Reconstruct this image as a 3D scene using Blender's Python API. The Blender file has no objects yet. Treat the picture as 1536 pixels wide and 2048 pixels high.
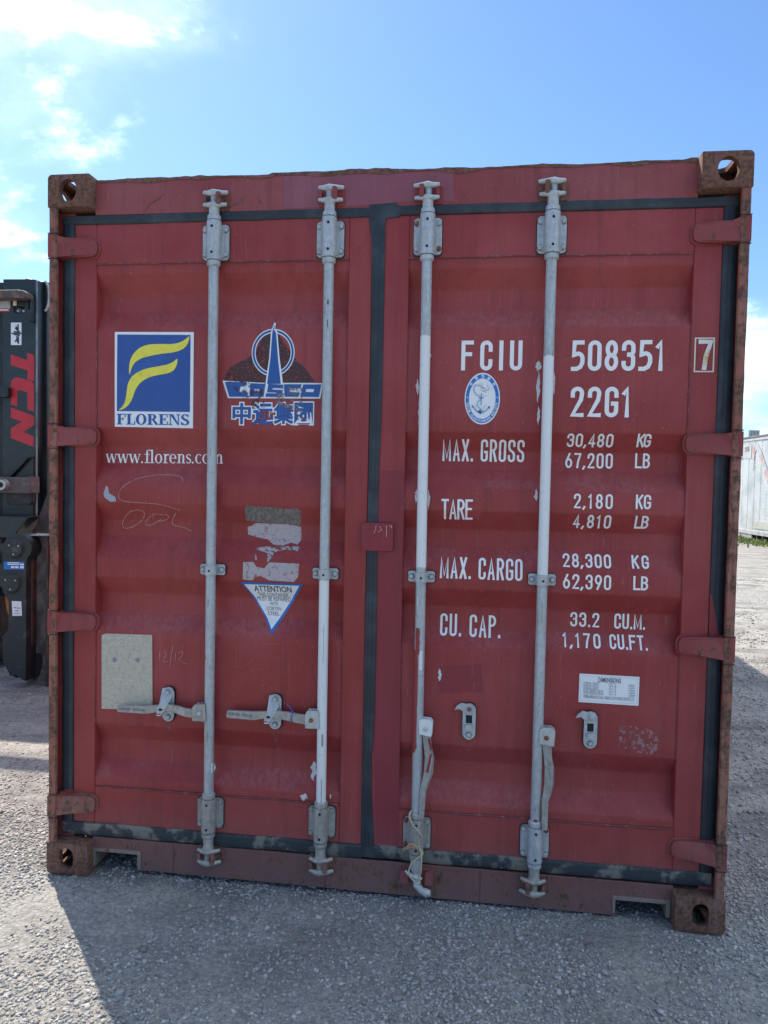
import bpy, bmesh, math, random
import numpy as np
from mathutils import Vector, Matrix, noise
from mathutils.geometry import tessellate_polygon
random.seed(7); rng = np.random.default_rng(7)
scene = bpy.context.scene
COL = scene.collection

# ------------------------------------------------------------------ camera
CAM = Vector((1.58432, -2.55457, 1.49813)); YAW, PITCH, ROLL, FPX = 0.127358, -0.04035, -0.019579, 1480.0
cam_d = bpy.data.cameras.new('camera'); cam = bpy.data.objects.new('camera', cam_d); COL.objects.link(cam)
CROT = Matrix.Rotation(YAW, 3, 'Z') @ Matrix.Rotation(math.pi/2 + PITCH, 3, 'X') @ Matrix.Rotation(-ROLL, 3, 'Z')
cam.location = CAM; cam.rotation_euler = CROT.to_euler()
cam_d.sensor_fit = 'VERTICAL'; cam_d.sensor_height = 36.0; cam_d.lens = 36.0 * FPX / 2048
cam_d.clip_start = 0.05; cam_d.clip_end = 3000
scene.camera = cam
scene.render.resolution_x = 768; scene.render.resolution_y = 1024

# ------------------------------------------------------------------ light
SUN_EL = math.radians(49.1)
SUN_DIR = Vector((-0.663 * math.cos(SUN_EL), 0.748 * math.cos(SUN_EL), math.sin(SUN_EL))).normalized()
sun_d = bpy.data.lights.new('sun', 'SUN'); sun_d.energy = 5.0; sun_d.angle = math.radians(0.55); sun_d.color = (1.0, 0.89, 0.74)
sun = bpy.data.objects.new('sun', sun_d); COL.objects.link(sun)
sun.rotation_euler = SUN_DIR.to_track_quat('Z', 'Y').to_euler(); sun.location = (-8, 9, 12)

world = bpy.data.worlds.new('World'); scene.world = world; world.use_nodes = True
wn = world.node_tree; wn.nodes.clear()
class NT:
    """small node helper"""
    def __init__(s, t): s.t = t
    def n(s, typ, ins=None, **kw):
        nd = s.t.nodes.new(typ)
        for k, v in kw.items(): setattr(nd, k, v)
        for k, v in (ins or {}).items():
            if isinstance(v, bpy.types.NodeSocket): s.t.links.new(v, nd.inputs[k])
            else: nd.inputs[k].default_value = v
        return nd
    def math(s, op, a, b=None, c=None, clamp=False):
        nd = s.t.nodes.new('ShaderNodeMath'); nd.operation = op; nd.use_clamp = clamp
        for i, v in enumerate((a, b, c)):
            if v is None: continue
            if isinstance(v, bpy.types.NodeSocket): s.t.links.new(v, nd.inputs[i])
            else: nd.inputs[i].default_value = v
        return nd.outputs[0]
    def mix(s, fac, a, b, mode='MIX'):
        nd = s.t.nodes.new('ShaderNodeMix'); nd.data_type = 'RGBA'; nd.blend_type = mode
        for i, v in ((0, fac), (6, a), (7, b)):
            if isinstance(v, bpy.types.NodeSocket): s.t.links.new(v, nd.inputs[i])
            else: nd.inputs[i].default_value = (*v, 1) if isinstance(v, tuple) and len(v) == 3 else v
        return nd.outputs[2]
    def ramp(s, v, a, b, smooth=True):
        nd = s.t.nodes.new('ShaderNodeMapRange'); nd.interpolation_type = 'SMOOTHSTEP' if smooth else 'LINEAR'
        s.t.links.new(v, nd.inputs[0]); nd.inputs[1].default_value = a; nd.inputs[2].default_value = b
        return nd.outputs[0]
    def noise(s, vec, scale, detail=4, rough=0.5, sc3=None, dist=0.0):
        if sc3:
            m = s.n('ShaderNodeMapping', {'Vector': vec, 'Scale': sc3}); vec = m.outputs[0]
        return s.n('ShaderNodeTexNoise', {'Vector': vec, 'Scale': scale, 'Detail': detail, 'Roughness': rough, 'Distortion': dist}).outputs[0]
W = NT(wn)
sky = W.n('ShaderNodeTexSky'); sky.sky_type = 'NISHITA'; sky.sun_disc = False; sky.sun_elevation = SUN_EL
sky.sun_rotation = math.atan2(SUN_DIR.x, SUN_DIR.y); sky.air_density = 1.0; sky.dust_density = 0.5; sky.ozone_density = 2.0
tc = W.n('ShaderNodeTexCoord').outputs['Generated']
sep = W.n('ShaderNodeSeparateXYZ', {0: tc})
sd = W.n('ShaderNodeVectorMath', {0: tc, 1: tuple(SUN_DIR)}, operation='DOT_PRODUCT').outputs['Value']
glow = W.math('POWER', W.math('MAXIMUM', sd, 0.0), 5.0)
# clouds are laid on a flat layer high above, so they shrink towards the horizon
zc = W.math('MAXIMUM', sep.outputs[2], 0.04)
pl = W.n('ShaderNodeCombineXYZ', {0: W.math('DIVIDE', sep.outputs[0], W.math('ADD', zc, 0.25)), 1: W.math('DIVIDE', sep.outputs[1], W.math('ADD', zc, 0.25)), 2: 0.37})
SEED = 10.96
COV0 = 0.02
mv = W.n('ShaderNodeVectorMath', {0: pl.outputs[0], 1: (0.0, 0.0, SEED)}, operation='ADD').outputs[0]
cover = W.noise(mv, 0.75, 2, 0.45)                       # where the cloud fields lie
veil = W.noise(mv, 1.5, 7, 0.60, dist=0.4)
puff = W.noise(mv, 3.6, 9, 0.60, dist=0.2)
base_ = W.math('ADD', W.math('MULTIPLY', W.math('SUBTRACT', cover, 0.5), 2.4), W.math('MULTIPLY', W.math('SUBTRACT', veil, 0.5), 1.1))
base_ = W.math('ADD', base_, W.math('MULTIPLY', glow, 0.12))
veil_f = W.ramp(base_, COV0 - 0.04, COV0 + 0.55)
puff_f = W.ramp(W.math('ADD', base_, W.math('MULTIPLY', W.math('SUBTRACT', puff, 0.5), 1.6)), COV0 + 0.05, COV0 + 0.55)
cf = W.math('MAXIMUM', W.math('MULTIPLY', veil_f, 0.72), puff_f)
cl_b = W.math('MULTIPLY', W.math('MULTIPLY_ADD', glow, 5.0, 9.0), W.math('MULTIPLY_ADD', puff, 0.9, 0.55))
ccol = W.n('ShaderNodeVectorMath', {0: (0.90, 1.0, 1.06), 'Scale': cl_b}, operation='SCALE').outputs[0]
skyc = W.mix(1.0, sky.outputs[0], (0.62, 0.78, 0.95), 'MULTIPLY')
cf = W.math('MULTIPLY', cf, W.ramp(sep.outputs[2], -0.01, 0.03))
col = W.mix(W.math('MULTIPLY', cf, 0.92), skyc, ccol)
bg = W.n('ShaderNodeBackground', {'Color': col, 'Strength': 0.13})
W.t.links.new(bg.outputs[0], W.n('ShaderNodeOutputWorld').inputs[0])
scene.view_settings.view_transform = 'Standard'; scene.view_settings.look = 'None'
scene.view_settings.gamma = 1.0; scene.view_settings.use_curve_mapping = False
scene.view_settings.exposure = 0.74

# ------------------------------------------------------------------ measuring helpers: a pixel of the photograph -> a point of the place
def ray(px, py): return CROT @ Vector((px - 768, 1024 - py, -FPX))
def P(px, py, y):
    d = ray(px, py); return CAM + d * ((y - CAM.y) / d.y)
def PZ(px, py, z=0.0):
    d = ray(px, py); return CAM + d * ((z - CAM.z) / d.z)

# ------------------------------------------------------------------ materials
def mat(name, color, rough=0.6, metal=0.0, spec=0.5):
    m = bpy.data.materials.new(name); m.use_nodes = True
    t = NT(m.node_tree); b = m.node_tree.nodes['Principled BSDF']
    b.inputs['Roughness'].default_value = rough; b.inputs['Metallic'].default_value = metal
    b.inputs['Specular IOR Level'].default_value = spec; b.inputs['Base Color'].default_value = (*color, 1)
    t.b = b; t.m = m
    t.pos = t.n('ShaderNodeNewGeometry')
    t.P = t.pos.outputs['Position']
    return t
def setc(t, sock, name='Base Color'): t.t.links.new(sock, t.b.inputs[name])
def bump(t, h, dist=0.002, strength=0.5):
    bn = t.n('ShaderNodeBump', {'Height': h, 'Distance': dist, 'Strength': strength}); t.t.links.new(bn.outputs[0], t.b.inputs['Normal'])

def paint(name, base, faded, rust=0.0, dirt=0.35, chalk=0.5, rough=0.46):
    t = mat(name, base, rough, 0, 0.34)
    big = t.noise(t.P, 1.3, 4, 0.6); mid = t.noise(t.P, 7, 5, 0.65)
    c = t.mix(t.ramp(t.math('MULTIPLY_ADD', mid, 0.4, big), 0.55, 0.85), base, faded)
    run = t.noise(t.P, 1.0, 5, 0.65, sc3=(26, 26, 1.1))         # darker rain runs
    c = t.mix(t.math('MULTIPLY', t.ramp(run, 0.50, 0.68), 0.30), c, (0.15, 0.028, 0.028))
    scr = t.noise(t.P, 1.0, 2, 0.5, sc3=(150, 150, 7), dist=1.2); scm = t.noise(t.P, 3.1, 3, 0.6)
    c = t.mix(t.math('MULTIPLY', t.math('MULTIPLY', t.ramp(scr, 0.70, 0.72), t.ramp(scm, 0.52, 0.60)), 0.55), c, (0.42, 0.20, 0.19))
    st = t.noise(t.P, 1.0, 6, 0.7, sc3=(90, 90, 3.2))          # fine vertical streaks of weathering
    c = t.mix(t.math('MULTIPLY', t.ramp(st, 0.54, 0.75), 0.30 * chalk), c, (0.42, 0.24, 0.25))
    sn = t.n('ShaderNodeSeparateXYZ', {0: t.pos.outputs['Normal']})
    sp = t.n('ShaderNodeSeparateXYZ', {0: t.P})
    blo = t.noise(t.P, 1.0, 8, 0.8, sc3=(60, 60, 22))
    upd = t.math('MULTIPLY', t.ramp(sn.outputs[2], 0.12, 0.6), t.math('MULTIPLY', t.ramp(blo, 0.40, 0.62), t.math('MULTIPLY_ADD', t.ramp(t.noise(t.P, 2.6, 3, 0.6), .42, .62), 1.6, 0.25)))   # dust lying on ledges
    c = t.mix(t.math('MULTIPLY', upd, 0.17 * chalk + 0.01), c, (0.40, 0.30, 0.33))
    low = t.math('MULTIPLY', t.ramp(t.math('MULTIPLY_ADD', blo, -0.22, sp.outputs[2]), 0.22, -0.10), dirt)   # splashed dirt at the foot
    c = t.mix(low, c, (0.215, 0.19, 0.17))
    spk = t.noise(t.P, 110, 2, 0.5)
    c = t.mix(t.math('MULTIPLY', t.ramp(spk, 0.70, 0.76), 0.55), c, (0.36, 0.20, 0.18))
    dk = t.noise(t.P, 48, 3, 0.6)
    c = t.mix(t.math('MULTIPLY', t.ramp(dk, 0.715, 0.75), 0.7), c, (0.07, 0.03, 0.022))
    if rust > 0:
        rn = t.noise(t.P, 16, 8, 0.7); rn2 = t.noise(t.P, 1.0, 6, 0.72, sc3=(60, 60, 6))
        rm = t.ramp(t.math('ADD', rn, t.math('MULTIPLY', rn2, 0.55)), 1.02 - rust * 0.42, 1.12 - rust * 0.42)
        rc = t.mix(t.ramp(t.noise(t.P, 70, 4, 0.6), .35, .65), (0.095, 0.050, 0.038), (0.20, 0.105, 0.070))
        c = t.mix(rm, c, rc)
        t.t.links.new(t.math('MULTIPLY_ADD', rm, 0.4, rough), t.b.inputs['Roughness'])
        bump(t, t.math('ADD', rn, t.math('MULTIPLY', spk, 0.2)), 0.003, 0.5)
    else:
        t.t.links.new(t.math('MULTIPLY_ADD', mid, 0.28, rough - 0.12), t.b.inputs['Roughness'])
        bump(t, t.math('ADD', mid, t.math('MULTIPLY', spk, 0.25)), 0.0016, 0.35)
    setc(t, c); return t.m
RED = paint('red oxide paint', (0.272, 0.034, 0.033), (0.325, 0.058, 0.057))
RED2 = paint('crimson touch-up paint', (0.235, 0.028, 0.040), (0.25, 0.036, 0.048), chalk=0.25)
RED3 = paint('mauve touch-up paint', (0.25, 0.075, 0.10), (0.28, 0.10, 0.125), chalk=0.4)
HRED = paint('worn header paint', (0.26, 0.052, 0.055), (0.30, 0.085, 0.085), rust=0.12, chalk=0.6)
SILL = paint('dirty sill paint', (0.155, 0.026, 0.032), (0.18, 0.050, 0.052), rust=0.50, dirt=0.42)
POST = paint('rusty post paint', (0.27, 0.085, 0.06), (0.30, 0.14, 0.095), rust=0.72, chalk=0.3)
CAST = paint('rusty casting paint', (0.165, 0.062, 0.052), (0.185, 0.090, 0.075), rust=0.85, dirt=0.25, chalk=0.3, rough=0.6)
HINGE = paint('hinge paint', (0.25, 0.042, 0.042), (0.28, 0.075, 0.07), rust=0.38)

def galv(name, base=(0.50, 0.54, 0.56), lo=(0.36, 0.39, 0.40), dirt=0.22):
    t = mat(name, base, 0.5, 0.25, 0.5)
    a = t.noise(t.P, 60, 5, 0.7); b = t.noise(t.P, 1.0, 5, 0.65, sc3=(70, 70, 9)); g = t.noise(t.P, 9, 4, 0.6)
    c = t.mix(t.ramp(t.math('MULTIPLY_ADD', a, 0.5, t.math('MULTIPLY', b, 0.5)), 0.36, 0.66), lo, base)
    c = t.mix(t.math('MULTIPLY', t.ramp(g, 0.52, 0.72), dirt), c, (0.30, 0.25, 0.20))
    sp = t.n('ShaderNodeTexVoronoi', {'Vector': t.P, 'Scale': 160.0}); 
    c = t.mix(0.05, c, sp.outputs['Color'], 'OVERLAY')
    dk = t.noise(t.P, 1.0, 5, 0.7, sc3=(120, 120, 30))
    c = t.mix(t.math('MULTIPLY', t.ramp(dk, 0.61, 0.68), 0.6), c, (0.13, 0.12, 0.11))
    t.t.links.new(t.math('MULTIPLY_ADD', a, 0.35, 0.33), t.b.inputs['Roughness'])
    bump(t, a, 0.0012, 0.4); rn = t.noise(t.P, 19, 6, 0.7); c = t.mix(t.math('MULTIPLY', t.ramp(rn, 0.62, 0.70), 0.55), c, (0.22, 0.15, 0.105))
    setc(t, c); return t.m
GALV = galv('galvanised steel'); GALVD = galv('dusty galvanised steel', (0.44, 0.43, 0.40), (0.28, 0.27, 0.25), 0.5)
GALVW = galv('bright galvanised steel', (0.58, 0.58, 0.56), (0.42, 0.43, 0.42), 0.2)
def simple(name, c1, c2=None, rough=0.6, scale=30, lo=0.4, hi=0.65, bmp=0.0, metal=0.0, spec=0.5, sc3=None):
    t = mat(name, c1, rough, metal, spec)
    n = t.noise(t.P, scale, 5, 0.65, sc3=sc3)
    if c2: setc(t, t.mix(t.ramp(n, lo, hi), c1, c2))
    if bmp: bump(t, n, bmp, 0.6)
    return t.m
WHITEP = simple('white bar paint', (0.72, 0.74, 0.74), (0.55, 0.57, 0.57), 0.45, 45, 0.55, 0.8, 0.0006)
STEN = simple('white stencil paint', (0.82, 0.83, 0.83), (0.68, 0.62, 0.61), 0.5, 55, 0.62, 0.75)
STEN7 = simple('stained white paint', (0.72, 0.72, 0.68), (0.62, 0.42, 0.14), 0.5, 14, 0.50, 0.66)
CREAM = simple('cream frame paint', (0.70, 0.64, 0.52), None, 0.5)
SPLW = simple('splashed white paint', (0.62, 0.63, 0.63), (0.45, 0.40, 0.42), 0.5, 90, 0.5, 0.7)
SPLG = simple('splashed grey paint', (0.33, 0.38, 0.42), None, 0.5)
RUBBER = simple('black rubber', (0.016, 0.024, 0.034), (0.048, 0.060, 0.072), 0.55, 9, 0.42, 0.75, 0.001)
RUBD = simple('dusty rubber', (0.030, 0.040, 0.048), (0.19, 0.18, 0.155), 0.7, 13, 0.46, 0.60, 0.003)
DARK = simple('dark gap', (0.012, 0.012, 0.014), None, 0.8)
DKBRN = simple('near black brown', (0.03, 0.018, 0.02), None, 0.7)  # near-black brown for lug gaps, backing pads and small scuffs
RUST = simple('bare rust', (0.12, 0.055, 0.038), (0.28, 0.13, 0.065), 0.8, 60, 0.4, 0.6, 0.003)
WELD = simple('weld line paint', (0.17, 0.040, 0.040), (0.30, 0.13, 0.12), 0.5, 40, 0.5, 0.7)
STW = simple('white sticker', (0.80, 0.82, 0.83), (0.68, 0.70, 0.72), 0.35, 20, 0.5, 0.8)
STB = simple('blue sticker', (0.020, 0.075, 0.30), (0.035, 0.10, 0.34), 0.35, 8, 0.4, 0.7)
STB2 = simple('deep blue print', (0.018, 0.09, 0.32), (0.03, 0.08, 0.22), 0.4, 25, 0.55, 0.75)
STLB = simple('bright blue print', (0.010, 0.16, 0.52), None, 0.35)
STPB = simple('pale blue print', (0.40, 0.50, 0.62), None, 0.35)
STY = simple('yellow sticker', (0.80, 0.72, 0.07), (0.70, 0.60, 0.06), 0.35, 20, 0.5, 0.7)
STBLK = simple('dark print', (0.05, 0.06, 0.09), None, 0.4)
STGRY = simple('grey print', (0.22, 0.25, 0.28), None, 0.4)
PLATE = simple('weathered plate', (0.50, 0.46, 0.37), (0.38, 0.345, 0.28), 0.5, 75, 0.40, 0.7, 0.0006)
TORNW = simple('torn white label', (0.42, 0.38, 0.39), (0.27, 0.15, 0.16), 0.6, 70, 0.52, 0.66)
TORND = simple('torn dark label', (0.13, 0.12, 0.115), (0.22, 0.20, 0.19), 0.6, 1, 0.42, 0.6, sc3=(110, 110, 12))
CHALK = simple('chalk', (0.52, 0.38, 0.37), (0.33, 0.10, 0.10), 0.8, 160, 0.45, 0.7)
SCRA = simple('faint scratch', (0.36, 0.15, 0.10), (0.27, 0.055, 0.05), 0.8, 130, 0.40, 0.65)
TWINE = simple('straw twine', (0.62, 0.54, 0.40), (0.42, 0.33, 0.21), 0.8, 300, 0.4, 0.6)
TIE = simple('blue plastic', (0.02, 0.09, 0.42), None, 0.35)
def holes(name, c, thr0, thr1, scale, voro=0.0):
    t = mat(name, c, 0.55); n = t.noise(t.P, scale, 5, 0.65)
    m = t.ramp(n, thr0, thr1)
    if voro:
        v = t.n('ShaderNodeTexVoronoi', {'Vector': t.P, 'Scale': voro}); m = t.math('MULTIPLY', m, t.ramp(v.outputs[0], 0.22, 0.42))
    tr = t.n('ShaderNodeBsdfTransparent'); mx = t.n('ShaderNodeMixShader', {0: m, 1: tr.outputs[0], 2: t.b.outputs[0]})
    t.t.links.new(mx.outputs[0], t.t.nodes['Material Output'].inputs[0]); return t.m
RESID = None
BLACKM = simple('black machine paint', (0.010, 0.014, 0.017), (0.030, 0.034, 0.036), 0.42, 10, 0.45, 0.75, 0.001)
BLUEM = simple('dark slate machine paint', (0.010, 0.020, 0.024), (0.019, 0.032, 0.037), 0.35, 6, 0.4, 0.7)
WORNM = simple('scraped machine paint', (0.016, 0.021, 0.025), (0.12, 0.10, 0.085), 0.5, 9, 0.56, 0.78, 0.002)
RUSTM = simple('rust brown machine steel', (0.09, 0.04, 0.03), (0.03, 0.028, 0.03), 0.6, 14, 0.42, 0.62, 0.002)
DUSTM = simple('dusty machine steel', (0.07, 0.06, 0.058), (0.18, 0.15, 0.13), 0.7, 9, 0.42, 0.66, 0.003)
PINM = simple('pin steel', (0.45, 0.45, 0.44), (0.2, 0.2, 0.2), 0.4, 50, 0.5, 0.7, metal=0.5)
REDL = simple('red lettering', (0.55, 0.018, 0.034), (0.48, 0.015, 0.026), 0.4, 10, 0.4, 0.7)
TYRE = simple('tyre rubber', (0.035, 0.033, 0.032), (0.10, 0.09, 0.085), 0.8, 18, 0.42, 0.7, 0.002)
YELM = simple('yellow machine paint', (0.55, 0.33, 0.02), (0.4, 0.25, 0.03), 0.5, 6, 0.5, 0.7)
GLASS = simple('dark cab glass', (0.02, 0.03, 0.035), None, 0.08)
TRW = simple('weathered white trailer skin', (0.46, 0.50, 0.51), (0.33, 0.37, 0.38), 0.4, 1.6, 0.40, 0.70, 0.0)
TRG = simple('grey trailer rail', (0.30, 0.29, 0.27), (0.42, 0.42, 0.41), 0.6, 6, 0.4, 0.6)
TRD = simple('dark trailer roof edge', (0.10, 0.085, 0.08), (0.18, 0.16, 0.15), 0.6, 5)
TRRED = simple('faded red print', (0.50, 0.25, 0.25), (0.48, 0.44, 0.44), 0.5, 4.5, 0.40, 0.62)
TRGR = simple('faded grey print', (0.38, 0.42, 0.43), (0.46, 0.48, 0.49), 0.5, 4.5, 0.40, 0.62)
TRCARD = simple('faded placard', (0.42, 0.43, 0.38), (0.36, 0.36, 0.32), 0.6, 8)
GRASS = simple('fresh grass', (0.15, 0.21, 0.05), (0.25, 0.28, 0.09), 0.7, 9, 0.35, 0.65)

# ------------------------------------------------------------------ mesh builder
class MB:
    def __init__(s): s.v = []; s.f = []; s.m = []; s.mi = 0
    def add(s, vs, fs):
        b = len(s.v); s.v += [tuple(v) for v in vs]
        for f in fs: s.f.append(tuple(i + b for i in f)); s.m.append(s.mi)
        return s
    def box(s, x0, x1, y0, y1, z0, z1):
        return s.add([(x, y, z) for x in (x0, x1) for y in (y0, y1) for z in (z0, z1)],
                     [(0, 1, 3, 2), (4, 6, 7, 5), (0, 4, 5, 1), (2, 3, 7, 6), (0, 2, 6, 4), (1, 5, 7, 3)])
    def prism(s, pts, y0, y1, holes=(), yf=None):
        """outline in (x, z) pushed from y0 (front) to y1"""
        loops = [list(pts)] + [list(h) for h in holes]
        flat = [p for l in loops for p in l]
        tri = tessellate_polygon([[Vector((p[0], p[1], 0)) for p in l] for l in loops])
        n = len(flat); fr = [(p[0], yf(p[0], p[1]) if yf else y0, p[1]) for p in flat]; bk = [(p[0], y1, p[1]) for p in flat]
        fs = [tuple(t) for t in tri] + [tuple(i + n for i in reversed(t)) for t in tri]
        o = 0
        for l in loops:
            k = len(l)
            fs += [(o + i, o + (i + 1) % k, n + o + (i + 1) % k, n + o + i) for i in range(k)]
            o += k
        return s.add(fr + bk, fs)
    def tube(s, pts, rad, n=14, caps=True, squash=None):
        pts = [Vector(p) for p in pts]; k = len(pts); rad = rad if isinstance(rad, (list, tuple)) else [rad] * k
        vs = []; up = None
        for i, p in enumerate(pts):
            t = (pts[min(i + 1, k - 1)] - pts[max(i - 1, 0)]).normalized()
            if up is None:
                up = Vector((0, -1, 0)) if abs(t.y) < 0.9 else Vector((0, 0, 1))
            a = (up - t * up.dot(t)).normalized(); b = t.cross(a); up = a
            for j in range(n):
                an = 2 * math.pi * j / n
                q = a * math.cos(an) * rad[i] + b * math.sin(an) * rad[i] * (squash or 1)
                vs.append(p + q)
        fs = [(i * n + j, i * n + (j + 1) % n, (i + 1) * n + (j + 1) % n, (i + 1) * n + j) for i in range(k - 1) for j in range(n)]
        if caps: fs += [tuple(range(n - 1, -1, -1)), tuple(range((k - 1) * n, k * n))]
        return s.add(vs, fs)
    def cyl(s, c, axis, r, l, n=16, r2=None):
        c = Vector(c); d = Vector(((1, 0, 0), (0, 1, 0), (0, 0, 1))['xyz'.index(axis)]) * l
        return s.tube([c, c + d], [r, r2 if r2 is not None else r], n)
    def build(s, name, mats, parent=None, bevel=0, smooth=35, origin=None, segs=2, label=None):
        me = bpy.data.meshes.new(name)
        vs = s.v
        xs = np.array(vs) if vs else np.zeros((1, 3))
        c = Vector(origin) if origin is not None else Vector((xs.min(0) + xs.max(0)) / 2)
        me.from_pydata([tuple(Vector(v) - c) for v in vs], [], s.f)
        mats = mats if isinstance(mats, (list, tuple)) else [mats]
        for m in mats: me.materials.append(m)
        if len(mats) > 1: me.polygons.foreach_set('material_index', s.m)
        me.validate(); me.update()
        if not s.__dict__.get('flat'):
            bm = bmesh.new(); bm.from_mesh(me); bmesh.ops.recalc_face_normals(bm, faces=bm.faces); bm.to_mesh(me); bm.free()
        if smooth:
            me.polygons.foreach_set('use_smooth', [True] * len(me.polygons)); me.set_sharp_from_angle(angle=math.radians(smooth))
        o = bpy.data.objects.new(name, me); COL.objects.link(o)
        base = Vector((0, 0, 0))
        if parent is not None:
            o.parent = parent; base = wloc(parent)
        o.location = c - base
        if bevel:
            b = o.modifiers.new('bevel', 'BEVEL'); b.width = bevel; b.segments = segs; b.limit_method = 'ANGLE'; b.angle_limit = math.radians(40)
        if label: o['label'] = label
        return o
def wloc(o):
    v = Vector(o.location)
    while o.parent: o = o.parent; v += o.location
    return v
def thing(name, loc, label, cat, group=None):
    o = bpy.data.objects.new(name, None); COL.objects.link(o); o.location = loc; o.empty_display_size = 0.2
    o['label'] = label; o['category'] = cat
    if group: o['group'] = group
    return o
def place(src, parent, world, name=None):
    c = src.copy(); COL.objects.link(c); c.parent = parent; c.location = Vector(world) - wloc(parent); return c
def rrect(x0, x1, z0, z1, r, n=4, corners=(1, 1, 1, 1)):
    pts = []
    for i, (cx, cz, a) in enumerate(((x1 - r, z1 - r, 0), (x0 + r, z1 - r, 90), (x0 + r, z0 + r, 180), (x1 - r, z0 + r, 270))):
        if corners[i]:
            for j in range(n + 1):
                t = math.radians(a + 90 * j / n); pts.append((cx + r * math.cos(t), cz + r * math.sin(t)))
        else: pts.append(((x1, x0, x0, x1)[i], (z1, z1, z0, z0)[i]))
    return pts
def ellipse(cx, cz, rx, rz, n=24, a0=0): return [(cx + rx * math.cos(a0 + 2 * math.pi * i / n), cz + rz * math.sin(a0 + 2 * math.pi * i / n)) for i in range(n)]

# ================================================================== THE CONTAINER
CW, CH, CL = 2.438, 2.591, 6.058
cont = thing('shipping_container', (CW/2, CL/2, 0), 'dark red steel shipping container with white numbers, standing closed on the grey gravel', 'shipping container')
cont_doorL = None

# ---- door face depth, shared by the panels and every print or sticker laid on them
PROF = [(2.285, .060), (2.247, .060), (2.180, .103), (2.112, .103), (2.040, .060), (1.681, .060), (1.614, .103), (1.546, .103), (1.478, .060),
        (1.403, .060), (1.335, .103), (1.274, .103), (1.195, .060), (1.125, .060), (1.059, .103), (0.985, .103), (0.922, .060),
        (0.567, .060), (0.496, .103), (0.420, .103), (0.355, .060), (0.319, .060)]
PANELS = [(0.161, 1.108), (1.322, 2.276)]
def in_panel(x, z): return 0.319 < z < 2.285 and any(a < x < b for a, b in PANELS)
def dent(x, z):
    w = 0.0
    for a, b in PANELS:
        if a < x < b: w = min(1, (x - a) / .12, (b - x) / .12)
    w *= min(1, max(0, (z - .319) / .1), max(0, (2.285 - z) / .1))
    return w * 0.0035 * (noise.noise(Vector((x * 2.3, 4.1, z * 3.1))) + 0.5 * noise.noise(Vector((x * 6, 9.1, z * 6))))
def prof(z):
    for (z1, y1), (z0, y0) in zip(PROF, PROF[1:]):
        if z0 <= z <= z1: return y0 + (y1 - y0) * (z - z0) / (z1 - z0)
    return 0.06
def surf(x, z):
    if in_panel(x, z): return prof(z) + dent(x, z)
    if z > 2.458 or z < 0.128: return 0.050
    return 0.055
ZR = set(z for z, _ in PROF)
for (z1, _), (z0, _) in zip(PROF, PROF[1:]):
    k = max(1, int(round((z1 - z0) / .045)))
    for i in range(1, k): ZR.add(z0 + (z1 - z0) * i / k)
# rounded bends: two extra rows near each bend
for z, _ in PROF[1:-1]: ZR.add(z + .006); ZR.add(z - .006)
ZR = sorted(ZR)
def xcols(a, b): k = 22; return [a + (b - a) * i / k for i in range(k + 1)]
XC = xcols(*PANELS[0]) + xcols(*PANELS[1])
_pr = prof
def prof(z):      # soften each bend
    return (_pr(z - .005) + _pr(z) * 2 + _pr(z + .005)) / 4 if 0.326 < z < 2.278 else _pr(z)
def D(px, py):
    w = P(px, py, .06)
    for _ in range(4): w = P(px, py, surf(w.x, w.z))
    return (w.x, w.z)

# ---- doors: frame (rails and stiles), corrugated panel
def door(name, x0, xa, xb, x1, label):
    o = MB()
    o.box(x0, xa, .055, .105, .180, 2.430); o.box(xb, x1, .055, .105, .180, 2.430)
    o.box(xa, xb, .0552, .105, 2.283, 2.4298); o.box(xa, xb, .0552, .105, .1802, .321)
    d = o.build(name, RED, cont, bevel=.003, label=label)
    p = MB(); xs = xcols(xa, xb)
    n = len(xs); vs = [(x, prof(z) + dent(x, z), z) for z in ZR for x in xs]
    p.add(vs, [(j * n + i, j * n + i + 1, (j + 1) * n + i + 1, (j + 1) * n + i) for j in range(len(ZR) - 1) for i in range(n - 1)])
    p.flat = True
    q = p.build('corrugated_panel', RED, d, smooth=50)
    b = MB(); b.box(x0 + .01, x1 - .01, .112, .118, .19, 2.42); b.build('inner_board', DARK, d)
    z0, z1 = .321, 2.283
    def wl(xa_, za_, xb_, zb_):
        k = 26; pts = [(xa_ + (xb_ - xa_) * i / k, .0565, za_ + (zb_ - za_) * i / k + random.uniform(-.0012, .0012)) for i in range(k + 1)]
        w = MB(); w.tube(pts, [.0028 + random.uniform(0, .0016) for _ in pts], 6); w.build('weld_line', WELD, d)
    wl(xa, z1, xb, z1); wl(xa, z0, xb, z0)
    for za, zb in ((2.04, 1.681), (1.478, 1.403), (1.195, 1.125), (.922, .567)):
        for xx in (xa, xb):
            k = 12; w = MB(); w.tube([(xx, .0575, za + (zb - za) * i / k) for i in range(k + 1)], .0022, 6); w.build('weld_line', WELD, d)
    return d
doorL = door('door', .0755, .161, 1.108, 1.191, 'left hand door with the blue and yellow square sticker')
doorR = door('door', 1.214, 1.322, 2.276, 2.3655, 'right hand door with the white painted numbers')
def dpar(x): return doorL if x < 1.2 else doorR

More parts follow.
